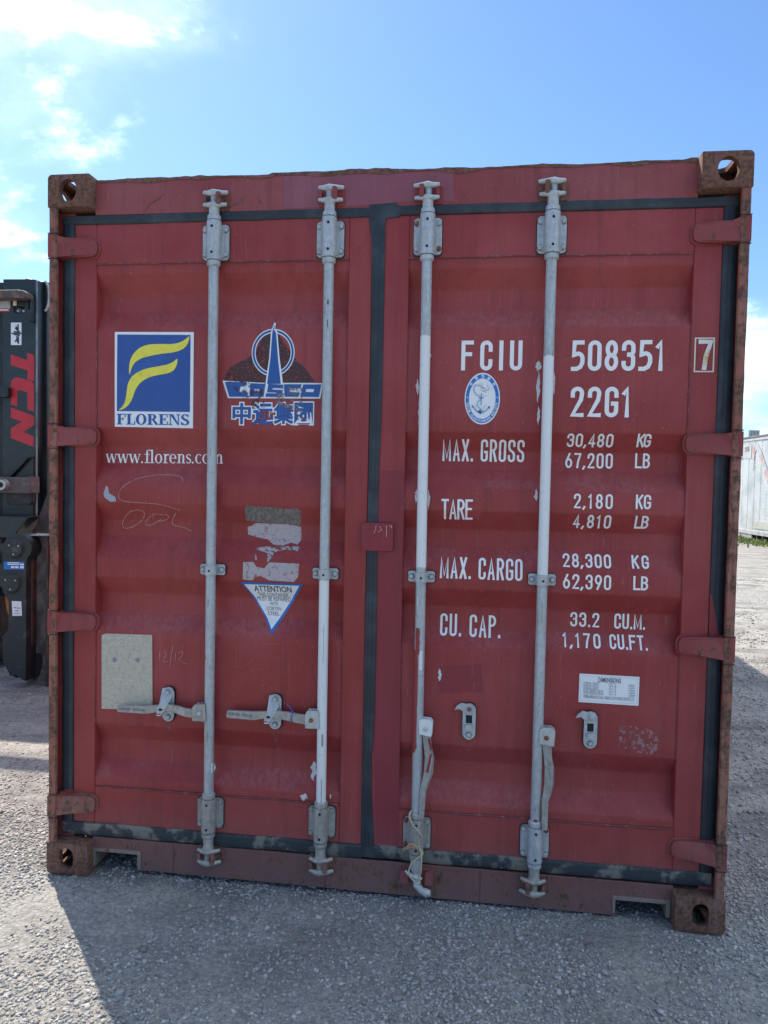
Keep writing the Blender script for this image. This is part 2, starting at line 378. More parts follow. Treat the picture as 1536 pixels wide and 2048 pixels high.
# ---- conforming flat print
def conform(name, polys, material, parent, off=.0012, label=None, tris=None, mats=None):
    """polys: list of (outline, holes) in (x, z) on the door plane"""
    bm = bmesh.new()
    if tris is None:
        for item in polys:
            outl, hl = item if isinstance(item, tuple) else (item, [])
            loops = [outl] + list(hl); flat = [q for l in loops for q in l]
            vs = [bm.verts.new((q[0], 0, q[1])) for q in flat]
            for t in tessellate_polygon([[Vector((q[0], q[1], 0)) for q in l] for l in loops]):
                try: bm.faces.new([vs[i] for i in t])
                except ValueError: pass
    else:
        V, F = tris; vs = [bm.verts.new((q[0], 0, q[1])) for q in V]
        for f in F:
            try: bm.faces.new([vs[i] for i in f])
            except ValueError: pass
    if not bm.verts: bm.free(); return None
    xs = [v.co.x for v in bm.verts]; zs = [v.co.z for v in bm.verts]
    for z in ZR:
        if min(zs) < z < max(zs): bmesh.ops.bisect_plane(bm, geom=bm.verts[:] + bm.edges[:] + bm.faces[:], plane_co=(0, 0, z), plane_no=(0, 0, 1))
    for x in XC:
        if min(xs) < x < max(xs): bmesh.ops.bisect_plane(bm, geom=bm.verts[:] + bm.edges[:] + bm.faces[:], plane_co=(x, 0, 0), plane_no=(1, 0, 0))
    for v in bm.verts: v.co.y = surf(v.co.x, v.co.z) - off
    bmesh.ops.recalc_face_normals(bm, faces=bm.faces)
    for f in bm.faces:
        if f.normal.y > 0: f.normal_flip()
    c = Vector(((min(xs) + max(xs)) / 2, .06, (min(zs) + max(zs)) / 2))
    bmesh.ops.translate(bm, verts=bm.verts, vec=-c)
    me = bpy.data.meshes.new(name); bm.to_mesh(me); bm.free(); me.materials.append(material)
    o = bpy.data.objects.new(name, me); COL.objects.link(o); o.parent = parent; o.location = c - wloc(parent)
    if label: o['label'] = label
    return o

# ---- stroke lettering
def arc(cx, cy, rx, ry, a0, a1, n=8): return [(cx + rx * math.cos(math.radians(a0 + (a1 - a0) * i / n)), cy + ry * math.sin(math.radians(a0 + (a1 - a0) * i / n))) for i in range(n + 1)]
def glyph(ch, W_, H_):
    """centre lines in a box W_ x H_ (already less the stroke); returns polylines, closed flag"""
    r = min(W_ / 2, H_ / 4 * 1.05); rx = W_ / 2
    st = lambda y0, y1, x0=0, x1=None: (lambda X1: arc((x0 + X1) / 2, y1 - r, (X1 - x0) / 2, r, 0, 180) + arc((x0 + X1) / 2, y0 + r, (X1 - x0) / 2, r, 180, 360))(W_ if x1 is None else x1)
    c = ch
    if c in 'O0': return [(st(0, H_), 1)]
    if c == 'C': return [([(W_, H_ * .72)] + arc(rx, H_ - r, rx, r, 0, 180) + arc(rx, r, rx, r, 180, 360) + [(W_, H_ * .28)], 0)]
    if c == 'G': return [([(W_, H_ * .74)] + arc(rx, H_ - r, rx, r, 0, 180) + arc(rx, r, rx, r, 180, 360) + [(W_, H_ * .44), (W_ * .66, H_ * .44)], 0)]
    if c == 'U': return [([(0, H_)] + arc(rx, r, rx, r, 180, 360) + [(W_, H_)], 0)]
    if c == 'S': return [([(W_, H_ * .76)] + arc(rx, H_ - r, rx, r, 0, 180) + [(0, H_ * .66), (W_ * .2, H_ * .55), (W_ * .8, H_ * .44), (W_, H_ * .33)] + arc(rx, r, rx, r, 360, 180) + [(0, H_ * .24)], 0)]
    if c == '8': return [(arc(rx, H_ * .75, rx * .88, H_ * .25, 0, 360, 18)[:-1], 1), (arc(rx, H_ * .26, rx, H_ * .26, 0, 360, 18)[:-1], 1)]
    if c == '3': return [([(0, H_ * .76)] + arc(rx, H_ - r, rx, r, 180, 0) + [(W_, H_ * .63), (W_ * .86, H_ * .55), (W_ * .58, H_ * .535)], 0), ([(W_ * .58, H_ * .535), (W_ * .86, H_ * .52), (W_, H_ * .42)] + arc(rx, r, rx, r, 0, -180) + [(0, H_ * .22)], 0)]
    if c == '5': return [([(W_ * .95, H_), (W_ * .12, H_), (W_ * .04, H_ * .52)] + arc(rx, H_ * .40, rx, H_ * .18, 130, 0, 6) + [(W_, H_ * .25), (W_ * .8, H_ * .08), (W_ * .4, H_ * .0), (0, 0)], 0)]
    if c == '2': return [([(0, H_ * .74)] + arc(rx, H_ - r, rx, r, 180, 0) + [(W_ * .9, H_ * .58), (W_ * .02, 0), (W_, 0)], 0)]
    if c == '6': return [([(W_ * .62, H_), (W_ * .08, H_ * .48)], 0), (arc(rx, H_ * .30, rx, H_ * .30, 0, 360, 18)[:-1], 1)]
    if c == '9': return [([(W_ * .38, 0), (W_ * .92, H_ * .52)], 0), (arc(rx, H_ * .70, rx, H_ * .30, 0, 360, 18)[:-1], 1)]
    if c == '7': return [([(0, H_), (W_, H_), (W_ * .55, H_ * .45), (W_ * .42, 0)], 0)]
    if c == '4': return [([(W_ * .75, 0), (W_ * .75, H_), (0, H_ * .25), (W_, H_ * .25)], 0)]
    if c == '1': return [([(0, H_ * .84), (W_ * .55, H_), (W_ * .55, 0)], 0)]
    if c == 'I': return [([(0, 0), (0, H_)], 0)]
    if c == '.': return [([(0, 0), (0, H_ * .04)], 0)]
    if c == ',': return [([(0, H_ * .05), (-W_ * .5, -H_ * .10)], 0)]
    if c == 'F': return [([(0, 0), (0, H_), (W_, H_)], 0), ([(0, H_ * .55), (W_ * .82, H_ * .55)], 0)]
    if c == 'E': return [([(W_, H_), (0, H_), (0, 0), (W_, 0)], 0), ([(0, H_ * .54), (W_ * .85, H_ * .54)], 0)]
    if c == 'L': return [([(0, H_), (0, 0), (W_, 0)], 0)]
    if c == 'T': return [([(0, H_), (W_, H_)], 0), ([(rx, 0), (rx, H_)], 0)]
    if c == 'A': return [([(0, 0), (rx, H_), (W_, 0)], 0), ([(W_ * .18, H_ * .3), (W_ * .82, H_ * .3)], 0)]
    if c == 'M': return [([(0, 0), (0, H_), (rx, H_ * .10), (W_, H_), (W_, 0)], 0)]
    if c == 'N': return [([(0, 0), (0, H_), (W_, 0), (W_, H_)], 0)]
    if c == 'X': return [([(0, 0), (W_, H_)], 0), ([(0, H_), (W_, 0)], 0)]
    if c == 'K': return [([(0, 0), (0, H_)], 0), ([(W_, H_), (0, H_ * .42)], 0), ([(W_ * .38, H_ * .60), (W_, 0)], 0)]
    if c in 'PR':
        q = [([(0, 0), (0, H_)] + [(W_ * .4, H_)] + arc(W_ * .45, H_ * .76, W_ * .55, H_ * .24, 90, -90, 8) + [(0, H_ * .52)], 0)]
        if c == 'R': q.append(([(W_ * .5, H_ * .52), (W_, 0)], 0))
        return q
    if c == 'B': return [([(0, 0), (0, H_), (W_ * .4, H_)] + arc(W_ * .42, H_ * .77, W_ * .52, H_ * .23, 90, -90, 8) + [(0, H_ * .54)], 0), ([(W_ * .4, H_ * .54)] + arc(W_ * .42, H_ * .27, W_ * .58, H_ * .27, 90, -90, 8) + [(0, 0)], 0)]
    return []
def stroke(pts, t, closed=False, ext=True, tf=None):
    """thick polyline as quads: returns (verts, faces)"""
    P_ = [Vector(p) for p in pts]
    Q = [P_[0]]
    for p in P_[1:]:
        if (p - Q[-1]).length > 1e-5: Q.append(p)
    P_ = Q; n = len(P_)
    if n < 2: return [], []
    if not closed and ext:
        P_[0] = P_[0] + (P_[0] - P_[1]).normalized() * t / 2; P_[-1] = P_[-1] + (P_[-1] - P_[-2]).normalized() * t / 2
    V = []; F = []
    for i in range(n):
        a = P_[i - 1] if (i > 0 or closed) else None; b = P_[(i + 1) % n] if (i < n - 1 or closed) else None
        d0 = (P_[i] - a).normalized() if a is not None else None; d1 = (b - P_[i]).normalized() if b is not None else None
        d0 = d0 or d1; d1 = d1 or d0
        m = (d0 + d1); m = m.normalized() if m.length > 1e-4 else d0
        nrm = Vector((-m.y, m.x)); k = max(0.72, nrm.dot(Vector((-d0.y, d0.x))))
        w = (tf(i / (n - 1)) if tf else 1) * t / 2
        V += [P_[i] + nrm * w / k, P_[i] - nrm * w / k]
    m = n if closed else n - 1
    F = [(2 * i, 2 * i + 1, 2 * ((i + 1) % n) + 1, 2 * ((i + 1) % n)) for i in range(m)]
    return [tuple(v) for v in V], F
NAR = {'M': 1.32, 'I': 0, '.': 0, ',': 0, '1': .55, ' ': .75}
def stencil(txt, lb, rt, gw, t, material=STEN, gaps=None, label=None, wf=None):
    """letters between left-bottom and right-top pixels; gw glyph width and t stroke in metres"""
    x0, z0 = D(*lb); x1, z1 = D(*rt)
    ws = [(t + (gw - t) * NAR.get(c, 1) * (wf or {}).get(c, 1)) if c != ' ' else gw * .55 for c in txt]
    gap = (x1 - x0 - sum(ws)) / (len(txt) - 1) if len(txt) > 1 else 0
    V = []; F = []; x = x0; H = z1 - z0 - t
    for c, w in zip(txt, ws):
        for pts, cl in glyph(c, w - t if c not in '.,I' else (.0001 if c != ',' else t), H):
            v, f = stroke([(x + t / 2 + a, z0 + t / 2 + b) for a, b in pts], t, bool(cl))
            b0 = len(V); V += v; F += [tuple(i + b0 for i in q) for q in f]
        x += w + gap
    return conform('stencil_lettering', None, material, dpar((x0 + x1) / 2), tris=(V, F), label=label or 'white stencil reading ' + txt)
T1 = [
 ('FCIU', (922, 741), (1045.5, 681), .0425, .0138), ('508351', (1141.5, 742), (1331.5, 680), .045, .0142), ('22G1', (1140, 834), (1264, 773.6), .045, .0142),
 ('MAX. GROSS', (884.6, 922), (1050, 879.8), .0252, .0078), ('30,480', (1132.6, 894), (1228.5, 867.7), .0240, .0068), ('KG', (1272, 894.5), (1304.5, 867.7), .0240, .0068),
 ('67,200', (1130, 936), (1226, 907), .0240, .0068), ('LB', (1269.5, 936.5), (1300.6, 907), .0240, .0068),
 ('TARE', (882.7, 1038), (946, 999), .0262, .0078), ('2,180', (1147, 1016.5), (1226, 988.5), .0240, .0068), ('KG', (1271, 1018), (1302.6, 989.7), .0240, .0068),
 ('4,810', (1144.4, 1055.5), (1224, 1030.5), .0240, .0068), ('LB', (1267.4, 1057), (1299.5, 1032), .0240, .0068),
 ('MAX. CARGO', (879.5, 1156), (1045, 1118), .0255, .0080), ('28,300', (1125.6, 1134), (1221, 1109), .0240, .0068), ('KG', (1264.3, 1137), (1296.3, 1111), .0240, .0068),
 ('62,390', (1125.6, 1177), (1222.5, 1150.5), .0240, .0068), ('LB', (1266, 1180), (1296.7, 1153), .0240, .0068),
 ('CU. CAP.', (879.5, 1271), (1001.4, 1231.5), .0262, .0080), ('33.2', (1140, 1252.5), (1199, 1226), .0240, .0068), ('CU.M.', (1228, 1257), (1290.9, 1229), .0225, .0068),
 ('1,170', (1125.6, 1294), (1199.8, 1267.5), .0240, .0068), ('CU.FT.', (1220, 1298), (1292.8, 1271), .0222, .0066)]
for a in T1: stencil(a[0], a[1], a[2], a[3], a[4])
stencil('7', (1395, 740), (1422, 679), .047, .0150, STEN7, label='stained white check digit 7')
fx0, fz0 = D(1387, 744.5); fx1, fz1 = D(1430, 675)
conform('digit_frame', [([(fx0, fz0), (fx1, fz0), (fx1, fz1), (fx0, fz1)], [[(fx0 + .0045, fz0 + .0045), (fx1 - .0045, fz0 + .0045), (fx1 - .0045, fz1 - .0045), (fx0 + .0045, fz1 - .0045)]])], CREAM, doorR)

# ---- built-in font text turned into mesh
def font_tris(body, bold=0.0, align='CENTER'):
    cu = bpy.data.curves.new('txt', 'FONT'); cu.body = body; cu.offset = bold; cu.resolution_u = 3; cu.align_x = align
    ob = bpy.data.objects.new('txt', cu); COL.objects.link(ob)
    dg = bpy.context.evaluated_depsgraph_get(); ev = ob.evaluated_get(dg); me = ev.to_mesh()
    V = [(v.co.x, v.co.y) for v in me.vertices]; F = [tuple(p.vertices) for p in me.polygons]
    ev.to_mesh_clear(); bpy.data.objects.remove(ob); bpy.data.curves.remove(cu)
    return V, F
def font_fit(body, x0, z0, x1, z1, bold=0.0, ref=None):
    V, F = font_tris(body, bold)
    R = font_tris(ref, 0)[0] if ref else V
    ax, bx = min(v[0] for v in R), max(v[0] for v in R); ay, by = min(v[1] for v in R), max(v[1] for v in R)
    return [(x0 + (v[0] - ax) / (bx - ax) * (x1 - x0), z0 + (v[1] - ay) / (by - ay) * (z1 - z0)) for v in V], F
def font_px(name, body, lb, rt, material, parent, off=.0022, bold=0.0, ref=None, label=None):
    x0, z0 = D(*lb); x1, z1 = D(*rt); V, F = font_fit(body, x0, z0, x1, z1, bold, ref)
    return conform(name, None, material, parent, off, tris=(V, F), label=label)

# ---- blue square company sticker
Z6 = lambda u, v: D(200 + u / 3.072, 620 + v / 3.072)
sq = conform('square_sticker', [[Z6(92, 717), Z6(572, 727), Z6(577, 136), Z6(92, 135)]], STW, doorL, .0010, label='white edged square sticker with blue field and yellow swooshes')
conform('blue_field', [[Z6(105, 621), Z6(553, 627), Z6(557, 154), Z6(108, 151)]], STB, sq, .0018)
sw1 = [(182, 408), (180, 350), (188, 305), (208, 268), (238, 238), (272, 220), (315, 211), (380, 209), (440, 211), (490, 202), (525, 182), (553, 157), (548, 192), (530, 226), (500, 248), (450, 262), (390, 268), (330, 278), (270, 292), (235, 308), (208, 332), (192, 368)]
sw2 = [(112, 617), (140, 595), (158, 560), (166, 500), (172, 455), (192, 415), (222, 388), (262, 368), (310, 355), (370, 345), (420, 335), (455, 318), (479, 294), (476, 335), (458, 370), (428, 388), (370, 398), (320, 408), (275, 428), (238, 458), (215, 500), (200, 548), (175, 588), (145, 610)]
def smooth_loop(pts, k=1):
    for _ in range(k):
        q = []
        for i in range(len(pts)):
            a, b = Vector(pts[i]), Vector(pts[(i + 1) % len(pts)]); q += [tuple(a * .75 + b * .25), tuple(a * .25 + b * .75)]
        pts = q
    return pts
for s_ in (sw1, sw2): conform('yellow_swoosh', [[Z6(*q) for q in smooth_loop(s_)]], STY, sq, .0026)
# serif lettering: stems, hairlines, slabs and rings
def serif(ch, bold):
    """polygons (outline, holes) in a unit box; returns polys and advance width"""
    T = .24 if bold else .13; h = .075 if bold else .045; R = []
    def bar(x0, y0, x1, y1): R.append(([(x0, y0), (x1, y0), (x1, y1), (x0, y1)], []))
    def ring(cx, cy, rx, ry, tx, ty, a0=0, a1=360):
        n = 22
        if a1 - a0 >= 360: R.append((ellipse(cx, cy, rx, ry, n), [ellipse(cx, cy, rx - tx, ry - ty, n)]))
        else: R.append((arc(cx, cy, rx, ry, a0, a1, n) + arc(cx, cy, rx - tx, ry - ty, a1, a0, n), []))
    xh = 1.0 if bold else .68
    if ch == 'F': bar(.12, 0, .12 + T, 1); bar(0, 0, .5, h); bar(0, 1 - h, .78, 1); bar(.78 - h, .68, .78, 1 - h); bar(.12 + T, .48, .6, .48 + h); bar(.6 - h, .38, .6, .66); return R, .84
    if ch == 'L': bar(.12, 0, .12 + T, 1); bar(0, 1 - h, .5, 1); bar(0, 0, .78, h); bar(.78 - h, h, .78, .34); return R, .84
    if ch == 'E': bar(.12, 0, .12 + T, 1); bar(0, 0, .8, h); bar(.8 - h, h, .8, .32); bar(0, 1 - h, .78, 1); bar(.78 - h, .7, .78, 1 - h); bar(.12 + T, .48, .6, .48 + h); bar(.6 - h, .36, .6, .68); return R, .86
    if ch == 'O': ring(.46, .5, .46, .52, T, h); return R, .98
    if ch == 'R': bar(.12, 0, .12 + T, 1); bar(0, 0, .48, h); bar(0, 1 - h, .45, 1); ring(.45, .74, .34, .26, T * .95, h, -90, 90); bar(.3, .48, .46, .48 + h); R.append(([(.42, .5), (.62, .5), (.92, h), (.98, 0), (.74, 0)], [])); return R, 1.0
    if ch == 'N': bar(.12, 0, .12 + h, 1); bar(0, 0, .34, h); bar(0, 1 - h, .3, 1); R.append(([(.1, 1), (.1 + T * 1.2, 1), (.9, .0), (.8, 0)], [])); bar(.82, 0, .82 + h, 1); bar(.68, 1 - h, 1.02, 1); return R, 1.06
    if ch == 'S':
        ring(.37, .74, .33, .28, T * .8, h, 20, 250); ring(.37, .26, .35, .28, T * .8, h, -160, 70); R.append(([(.10, .62), (.22, .48), (.62, .25), (.70, .36), (.55, .52), (.25, .68)], [])); bar(.60, .72, .66, 1.0); bar(.03, 0, .09, .3); return R, .78
    if ch == 'w':
        for a, b, c_ in ((.06, .24, T), (.24, .42, .05), (.42, .60, T), (.60, .78, .05)):
            up = c_ == T
            x_t, x_b = (a, b) if up else (b, a); R.append(([(x_b - c_ / 2, 0), (x_b + c_ / 2, 0), (x_t + c_ / 2, xh), (x_t - c_ / 2, xh)], []))
        bar(-.02, xh - h, .18, xh); bar(.34, xh - h, .52, xh); bar(.68, xh - h, .88, xh); return R, .90
    if ch == '.': R.append((ellipse(.08, .06, .075, .075, 10), [])); return R, .26
    if ch == 'f': bar(.14, 0, .14 + T, .86); bar(.02, 0, .42, h); bar(0, xh - h, .42, xh); ring(.33, .82, .20, .18, .10, h, 30, 180); return R, .42
    if ch == 'l': bar(.10, 0, .10 + T, 1); bar(0, 0, .34, h); bar(0, 1 - h, .12, 1); return R, .38
    if ch == 'o': ring(.28, xh / 2, .28, xh / 2 + .02, T, h); return R, .62
    if ch == 'c': ring(.28, xh / 2, .28, xh / 2 + .02, T, h, 45, 315); return R, .54
    if ch == 'e': ring(.27, xh / 2, .27, xh / 2 + .02, T, h, 0, 315); bar(.1, xh * .52, .52, xh * .52 + h); return R, .58
    if ch == 'r': bar(.10, 0, .10 + T, xh); bar(0, 0, .36, h); bar(0, xh - h, .12, xh); ring(.36, xh - .16, .17, .17, .09, .09, 40, 170); return R, .48
    if ch == 'n': bar(.10, 0, .10 + T, xh); bar(0, 0, .30, h); bar(0, xh - h, .12, xh); ring(.34, xh - .19, .21, .21, T, h, 0, 170); bar(.42, 0, .55, xh - .19); bar(.36, 0, .63, h); return R, .66
    if ch == 'm':
        bar(.10, 0, .10 + T, xh); bar(0, 0, .30, h); bar(0, xh - h, .12, xh)
        for k in (0, .33): ring(.33 + k, xh - .19, .20, .21, T, h, 0, 170); bar(.40 + k, 0, .53 + k, xh - .19); bar(.34 + k, 0, .60 + k, h)
        return R, .98
    if ch == 's': ring(.22, xh * .74, .19, xh * .28, .09, h, 20, 250); ring(.22, xh * .26, .20, xh * .28, .09, h, -160, 70); R.append(([(.04, xh * .66), (.14, xh * .48), (.38, xh * .24), (.42, xh * .36), (.30, xh * .55), (.14, xh * .72)], [])); return R, .46
    return [], .3
def serif_text(txt, lb, rb, rt, material, parent, off, bold=False, label=None):
    x0, z0 = D(*lb); x1, z0b = D(*rb); z1 = D(*rt)[1]
    ga = [serif(c, bold) for c in txt]; tot = sum(a for _, a in ga); sx = (x1 - x0) / tot; sz = z1 - z0b
    V = []; F = []; x = x0
    for polys, adv in ga:
        for outl, hl in polys:
            loops = [[(x + a * sx, z0 + (z0b - z0) * (x - x0) / (x1 - x0) + b * sz) for a, b in l] for l in [outl] + hl]
            flat = [q for l in loops for q in l]; b0 = len(V); V += flat
            F += [tuple(i + b0 for i in t) for t in tessellate_polygon([[Vector((q[0], q[1], 0)) for q in l] for l in loops])]
        x += adv * sx
    return conform('serif_lettering', None, material, parent, off, tris=(V, F), label=label)
serif_text('FLORENS', Z6_ := (200 + 104 / 3.072, 620 + 703 / 3.072), (380, 620 + 708 / 3.072), (380, 620 + 642 / 3.072), STB2, sq, .0026, bold=True)
serif_text('www.florens.com', (212.5, 925.5), (447.5, 927), (447.5, 900), STEN, doorL, .0012, label='white web address in serif letters')

# ---- ship line emblem: tower through a ring over a winged bar with letters, four characters below
RESID = holes('dark glue residue', (0.060, 0.026, 0.028), 0.30, 0.46, 30, 90)
RESID2 = holes('grey glue residue', (0.20, 0.17, 0.19), 0.50, 0.62, 60)
conform('glue_residue', [[Z6(*q) for q in [(1030, 150), (1098, 150), (1150, 230), (1215, 320), (1250, 345), (1290, 400), (1320, 442), (1180, 448), (1110, 452), (1105, 300), (1085, 170), (1050, 300), (1020, 450), (765, 432), (772, 400), (800, 350), (900, 300), (960, 250), (1000, 170)]]], RESID, doorL, .0008)
conform('glue_residue', [[Z6(*q) for q in [(790, 440), (900, 440), (980, 445), (1010, 520), (1010, 600), (940, 590), (900, 560), (860, 520)]]], holes('thin dark residue', (0.06, 0.03, 0.03), 0.50, 0.60, 50), doorL, .0036)
em = conform('line_emblem', [(ellipse(*Z6(1064, 262), .0855 * .93, .0855, 40), [ellipse(*Z6(1064, 262), .0700 * .93, .0700, 40)])], STW, doorL, .0012, label='blue and white emblem of a tower through a ring above a lettered bar')
def ell_px(c, r, n=40):
    x, z = D(*c); return ellipse(x, z, r * .985, r, n)
conform('ring', [(ellipse(*Z6(1064, 262), .0815 * .93, .0815, 40), [ellipse(*Z6(1064, 262), .0738 * .93, .0738, 40)])], STB2, em, .0020)
tower = [(1058, 118), (1072, 78), (1083, 80), (1077, 118), (1090, 130), (1105, 300), (1125, 445), (1125, 470), (1015, 470), (1040, 300), (1052, 135)]
conform('tower_outline', [[Z6(*q) for q in tower]], STW, em, .0026)
conform('tower', [[Z6(*q) for q in [(1064, 122), (1073, 95), (1076, 95), (1071, 122), (1083, 140), (1095, 300), (1112, 455), (1028, 455), (1048, 300), (1060, 140)]]], STB2, em, .0032)
conform('winged_bar', [[Z6(*q) for q in [(753, 434), (1012, 448), (1012, 470), (1115, 470), (1115, 448), (1371, 449), (1354, 545), (787, 542)]]], STW, em, .0018)
def zp(l): return [Z6(*q) for q in l]
lets = [([(770, 443), (900, 443), (888, 470), (865, 470), (858, 505), (912, 507), (906, 534), (797, 534)]),
        ([(925, 450), (1020, 455), (1014, 480), (1006, 534), (920, 534)]), ([(1036, 455), (1128, 460), (1124, 482), (1062, 480), (1060, 490), (1124, 492), (1118, 536), (1018, 534), (1022, 512), (1084, 514), (1085, 508), (1028, 506)]),
        ([(1132, 457), (1240, 457), (1234, 480), (1170, 482), (1164, 505), (1228, 507), (1222, 534), (1136, 534)]),
        ([(1250, 458), (1360, 458), (1346, 535), (1232, 534)])]
hl = {1: [(950, 485), (985, 487), (980, 504), (948, 503)], 4: [(1268, 485), (1318, 487), (1312, 506), (1264, 504)]}
for i, l in enumerate(lets):
    conform('bar_letter', [(zp(l), [zp(hl[i])] if i in hl else [])], STB2, em, .0036)
for ch, u0, u1, vb, vt in (('中', 818, 925, 698, 576), ('远', 945, 1060, 700, 578), ('集', 1072, 1185, 697, 575), ('团', 1198, 1306, 697, 574)):
    lb = (200 + u0 / 3.072, 620 + vb / 3.072); rt = (200 + u1 / 3.072, 620 + vt / 3.072)
    V0, F0 = font_tris(ch, 0.0)
    font_px('character_outline', ch, lb, rt, STW, em, .0014, bold=.085, ref=ch)
    font_px('character', ch, lb, rt, STB2, em, .0022, bold=.030, ref=ch)
conform('label_residue', [[Z6(*q) for q in [(1085, 470), (1245, 480), (1240, 640), (1085, 580)]]], RESID2, doorL, .0038)

# ---- oval class society sticker
OC = D(964.5, 797.5); ORX, ORZ = .0610, .0895
ov = conform('oval_sticker', [ellipse(*OC, ORX, ORZ, 48)], STW, doorR, .0010, label='oval blue and white classification sticker with anchor and dragon')
conform('blue_band', [(ellipse(*OC, ORX * .935, ORZ * .945, 48), [ellipse(*OC, ORX * .76, ORZ * .785, 48)])], STLB, ov, .0018)
V = []; F = []
def ring_text(body, a0, a1, inward_top, size, rr):
    global V, F
    n = len(body)
    for i, c in enumerate(body):
        if c == ' ': continue
        a = math.radians(a0 + (a1 - a0) * (i + .5) / n); gx, gz = OC[0] + ORX * rr * math.cos(a), OC[1] + ORZ * (rr + .015) * math.sin(a)
        nx, nz = math.cos(a) / ORX, math.sin(a) / ORZ; l = math.hypot(nx, nz); nx /= l; nz /= l
        ux, uz = (nx, nz) if inward_top else (-nx, -nz); rx_, rz_ = uz, -ux
        v, f = font_tris(c, .03); 
        if not v: continue
        cx = (min(q[0] for q in v) + max(q[0] for q in v)) / 2; cy = (min(q[1] for q in v) + max(q[1] for q in v)) / 2
        b0 = len(V); V += [(gx + ((q[0] - cx) * rx_ + (q[1] - cy) * ux) * size, gz + ((q[0] - cx) * rz_ + (q[1] - cy) * uz) * size) for q in v]
        F += [tuple(k + b0 for k in t) for t in f]
ring_text('中国船级社', 152, 28, True, .0115, .85)
ring_text('CHINA CLASSIFICATION SOCIETY', 190, 350, False, .0108, .85)
for a in (177, 3):
    x, z = OC[0] + ORX * .85 * math.cos(math.radians(a)), OC[1] + ORZ * .865 * math.sin(math.radians(a)); b0 = len(V)
    V += [(x, z)] + [(x + (.0034 if k % 2 == 0 else .0014) * math.sin(k * math.pi / 5), z + (.0034 if k % 2 == 0 else .0014) * math.cos(k * math.pi / 5)) for k in range(10)]
    F += [(b0, b0 + 1 + k, b0 + 1 + (k + 1) % 10) for k in range(10)]
conform('ring_lettering', None, STW, ov, .0026, tris=(V, F))
ZO = lambda u, v: D(910 + u / 15.36, 740 + v / 15.36)
def strokes_px(name, lines, t, material, parent, off, tf=None, f=ZO, label=None):
    V = []; F = []
    for l in lines:
        v, q = stroke([f(*p) for p in l], t, tf=tf); b0 = len(V); V += v; F += [tuple(i + b0 for i in k) for k in q]
    return conform(name, None, material, parent, off, tris=(V, F), label=label)
body = [(870, 560), (800, 500), (700, 465), (610, 480), (575, 560), (590, 660), (650, 750), (740, 800), (800, 850), (780, 920), (700, 980), (680, 1070), (720, 1150), (800, 1210), (860, 1260)]
strokes_px('dragon', [body], .0058, STPB, ov, .0018)
strokes_px('dragon_lines', [[(770, 480), (780, 410)], [(850, 470), (850, 400)], [(780, 600), (830, 540), (940, 560), (900, 620), (980, 640), (1040, 590), (1010, 500), (1005, 450)], [(870, 640), (960, 700)], [(860, 810), (930, 790), (970, 780)], [(620, 1100), (640, 1200), (700, 1290)], [(900, 1200), (870, 1150), (960, 1090)], [(820, 640), (900, 660), (930, 620)]], .0011, STGRY, ov, .0024)
strokes_px('anchor', [[(810, 790), (800, 1080)], [(730, 862), (885, 862)], [(530, 1090), (620, 1230), (770, 1330), (920, 1280), (1060, 1130)]], .0021, STB2, ov, .0030)
conform('anchor_crown', [[ZO(*q) for q in l] for l in ([(660, 1270), (740, 1250), (765, 1200), (790, 1250), (830, 1300), (780, 1365)], [(515, 1070), (585, 1140), (530, 1160)], [(1075, 1100), (1060, 1200), (1000, 1150)])], STB2, ov, .0034)
conform('anchor_ring', [(ellipse(*ZO(815, 755), .0028, .0028, 14), [ellipse(*ZO(815, 755), .0014, .0014, 14)])], STB2, ov, .0034)

# ---- attention triangle
Z7 = lambda u, v: D(180 + u / 2.954, 920 + v / 2.954)
tri = conform('triangle_sticker', [[Z7(890, 720), Z7(1072, 1029), Z7(1257, 733)]], STLB, doorL, .0012, label='blue edged white triangle warning sticker')
conform('white_field', [[Z7(912, 733), Z7(1073, 1000), Z7(1237, 743)]], STW, tri, .0018)
for s_, u0, vb, u1, vt in (('ATTENTION', 974, 775, 1189, 748), ('THIS CONTAINER', 996, 803, 1171, 788), ('MUST BE REPAIRED', 989, 829, 1186, 812), ('WITH', 1063, 857, 1112, 839), ('CORTEN', 1045, 886, 1130, 868), ('STEEL', 1052, 916, 1120, 897)):
    font_px('lettering', s_, (180 + u0 / 2.954, 920 + vb / 2.954), (180 + u1 / 2.954, 920 + vt / 2.954), STBLK, tri, .0024, bold=.02 if s_ == 'ATTENTION' else 0.0)

# ---- torn labels above it, chalk, splashes
conform('torn_label', [[Z7(*q) for q in [(915, 280), (930, 271), (1060, 277), (1170, 290), (1225, 284), (1245, 300), (1248, 370), (1225, 392), (1180, 378), (1080, 372), (1000, 368), (922, 356)]]], TORND, doorL, .0010, label='dark dirty remains of a torn label')
conform('torn_label', [[Z7(*q) for q in [(932, 395), (960, 388), (975, 372), (1080, 376), (1170, 380), (1248, 395), (1250, 470), (1225, 500), (1190, 488), (1140, 505), (1085, 500), (1050, 468), (990, 456), (935, 440)]]], TORNW, doorL, .0010, label='pale remains of a torn label')
conform('torn_label', [[Z7(*q) for q in [(905, 603), (965, 602), (985, 632), (1030, 640), (1060, 605), (1235, 612), (1230, 690), (1205, 720), (1060, 712), (1010, 685), (975, 690), (960, 712), (903, 705)]]], TORNW, doorL, .0010, label='pale lower remains of a torn label')
conform('torn_label', [[Z7(*q) for q in [(975, 520), (1080, 505), (1243, 512), (1240, 540), (1150, 528), (1090, 545), (1060, 600), (1045, 600), (1050, 550), (990, 530), (985, 590), (976, 590)]]], holes('thin label remains', (0.42, 0.38, 0.40), 0.42, 0.56, 60), doorL, .0010)
